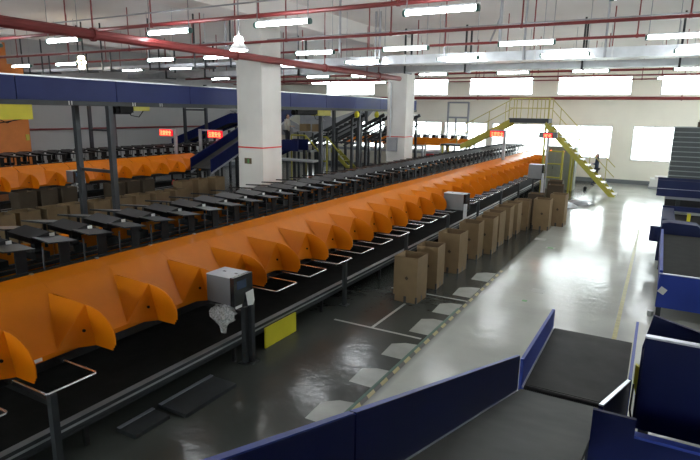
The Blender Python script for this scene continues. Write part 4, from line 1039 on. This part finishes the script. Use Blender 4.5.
for i, x in enumerate((-3.9, -8.6, -13.0)):
    t = thing('brace_hanger', 'grey diagonal braced hanger dropping from the ceiling, %s from the right' % nth(i+1), 'hanger', (x, 14.6, ZC))
    b = MB(); b.bar((x, 14.6, 6.78), (x, 14.6, 5.3), .05); build('rod', b, 'steel_pale', t)
    b = MB(); b.bar((x, 14.6, 6.0), (x-.4, 15.2, 5.5), .04); build('brace', b, 'steel_pale', t)

# ------------------------------------------------------------ lamps
def make_lamp():
    t = thing('tube_lamp', '', 'lamp', (0, 0, 0), 'tube lamps under the ceiling')
    b = MB(); b.box(0, 1.28, -.022, .022, .045, .075); build('reflector', b, 'lamp_body', t)
    b = MB(); b.tube([(.05, 0, 0), (1.23, 0, 0)], .036, 10); build('tube', b, 'tube_lit', t)
    for x in (0, 1.23):
        b = MB(); b.tube([(x, 0, 0), (x+.05, 0, 0)], .055, 10); build('end_cap', b, 'cap_green', t)
    for x in (.06, 1.22):
        b = MB(); b.tube([(x, 0, .08), (x, 0, ZC-5.2-.03)], .01, 5); build('hanger_rod', b, 'steel_pale', t)
    return t
rows = [('nearest lamp row', 8.75, [-23.4, -20.2, -16.9, -13.6, -10.0, -7.05, -3.95, -.85, 2.3, 5.4]),
        ('second lamp row', 13.4, [-23.3, -20.4, -15.4, -12.85, -9.35, -6.6, -3.6, -.55, 2.6, 5.6]),
        ('third lamp row', 16.3, [-20.3, -17.5, -12.5, -9.4, -6.2, -3.2, 0, 3.2]),
        ('fourth lamp row', 22.4, [-21, -18, -15, -12.6, -9.3, -6.0, -3.2, .05, 3.2]),
        ('lamp row beyond the far column', 27.4, [-18, -14.5, -11, -7.5, -4.0, -.5, 3.0])]
l0 = make_lamp(); fst = True
for lab, y, xs_ in rows:
    for i, x in enumerate(xs_):
        s = 'lit white tube lamp, %s from the left in the %s' % (nth(i+1), lab)
        if fst: l0.location = (x, y, 5.2); l0['label'] = s; fst = False
        else: dup(l0, (x, y, 5.2), s)
t = thing('bell_lamp', 'white bell-shaped lamp hanging in front of the near column', 'lamp', (-9.0, 10.45, 5.0))
b = MB(); b.lathe([(.24, 0), (.20, .05), (.10, .16), (.08, .22), (.03, .26)], (-8.95, 10.5, 5.0), 20); build('shade', b, 'lamp_body', t)
b = MB(); b.lathe([(.19, -.02), (.20, -.005), (.12, -.004)], (-8.95, 10.5, 5.0), 16); b.lathe([(.10, .15), (.115, .20), (.085, .27), (.03, .29)], (-8.95, 10.5, 5.02), 14); build('bulb', b, 'lamp_lit', t)
b = MB(); b.tube([(-8.95, 10.5, 5.25), (-8.95, 10.5, 6.78)], .02, 6); build('rod', b, 'steel_pale', t)
t = thing('lamp_cluster', 'cluster of six warm round bulbs hanging at the upper left', 'lamp', (-19.6, 14.0, 5.3))
b = MB(); b.tube([(-19.6, 14.0, 5.3), (-19.6, 14.0, 6.78)], .03, 6); b.box(-19.75, -19.45, 13.97, 14.03, 5.1, 5.55); build('bracket', b, 'dark_frame', t)
for k in range(6):
    a = 2*PI*k/6; cx, cz = -19.6+.17*math.cos(a), 5.3+.2*math.sin(a)
    b = MB(); b.lathe([(.01, -.07), (.06, -.04), (.075, 0), (.06, .04), (.01, .07)], (cx, 13.9, cz), 10); build('bulb', b, 'bulb_warm', t)
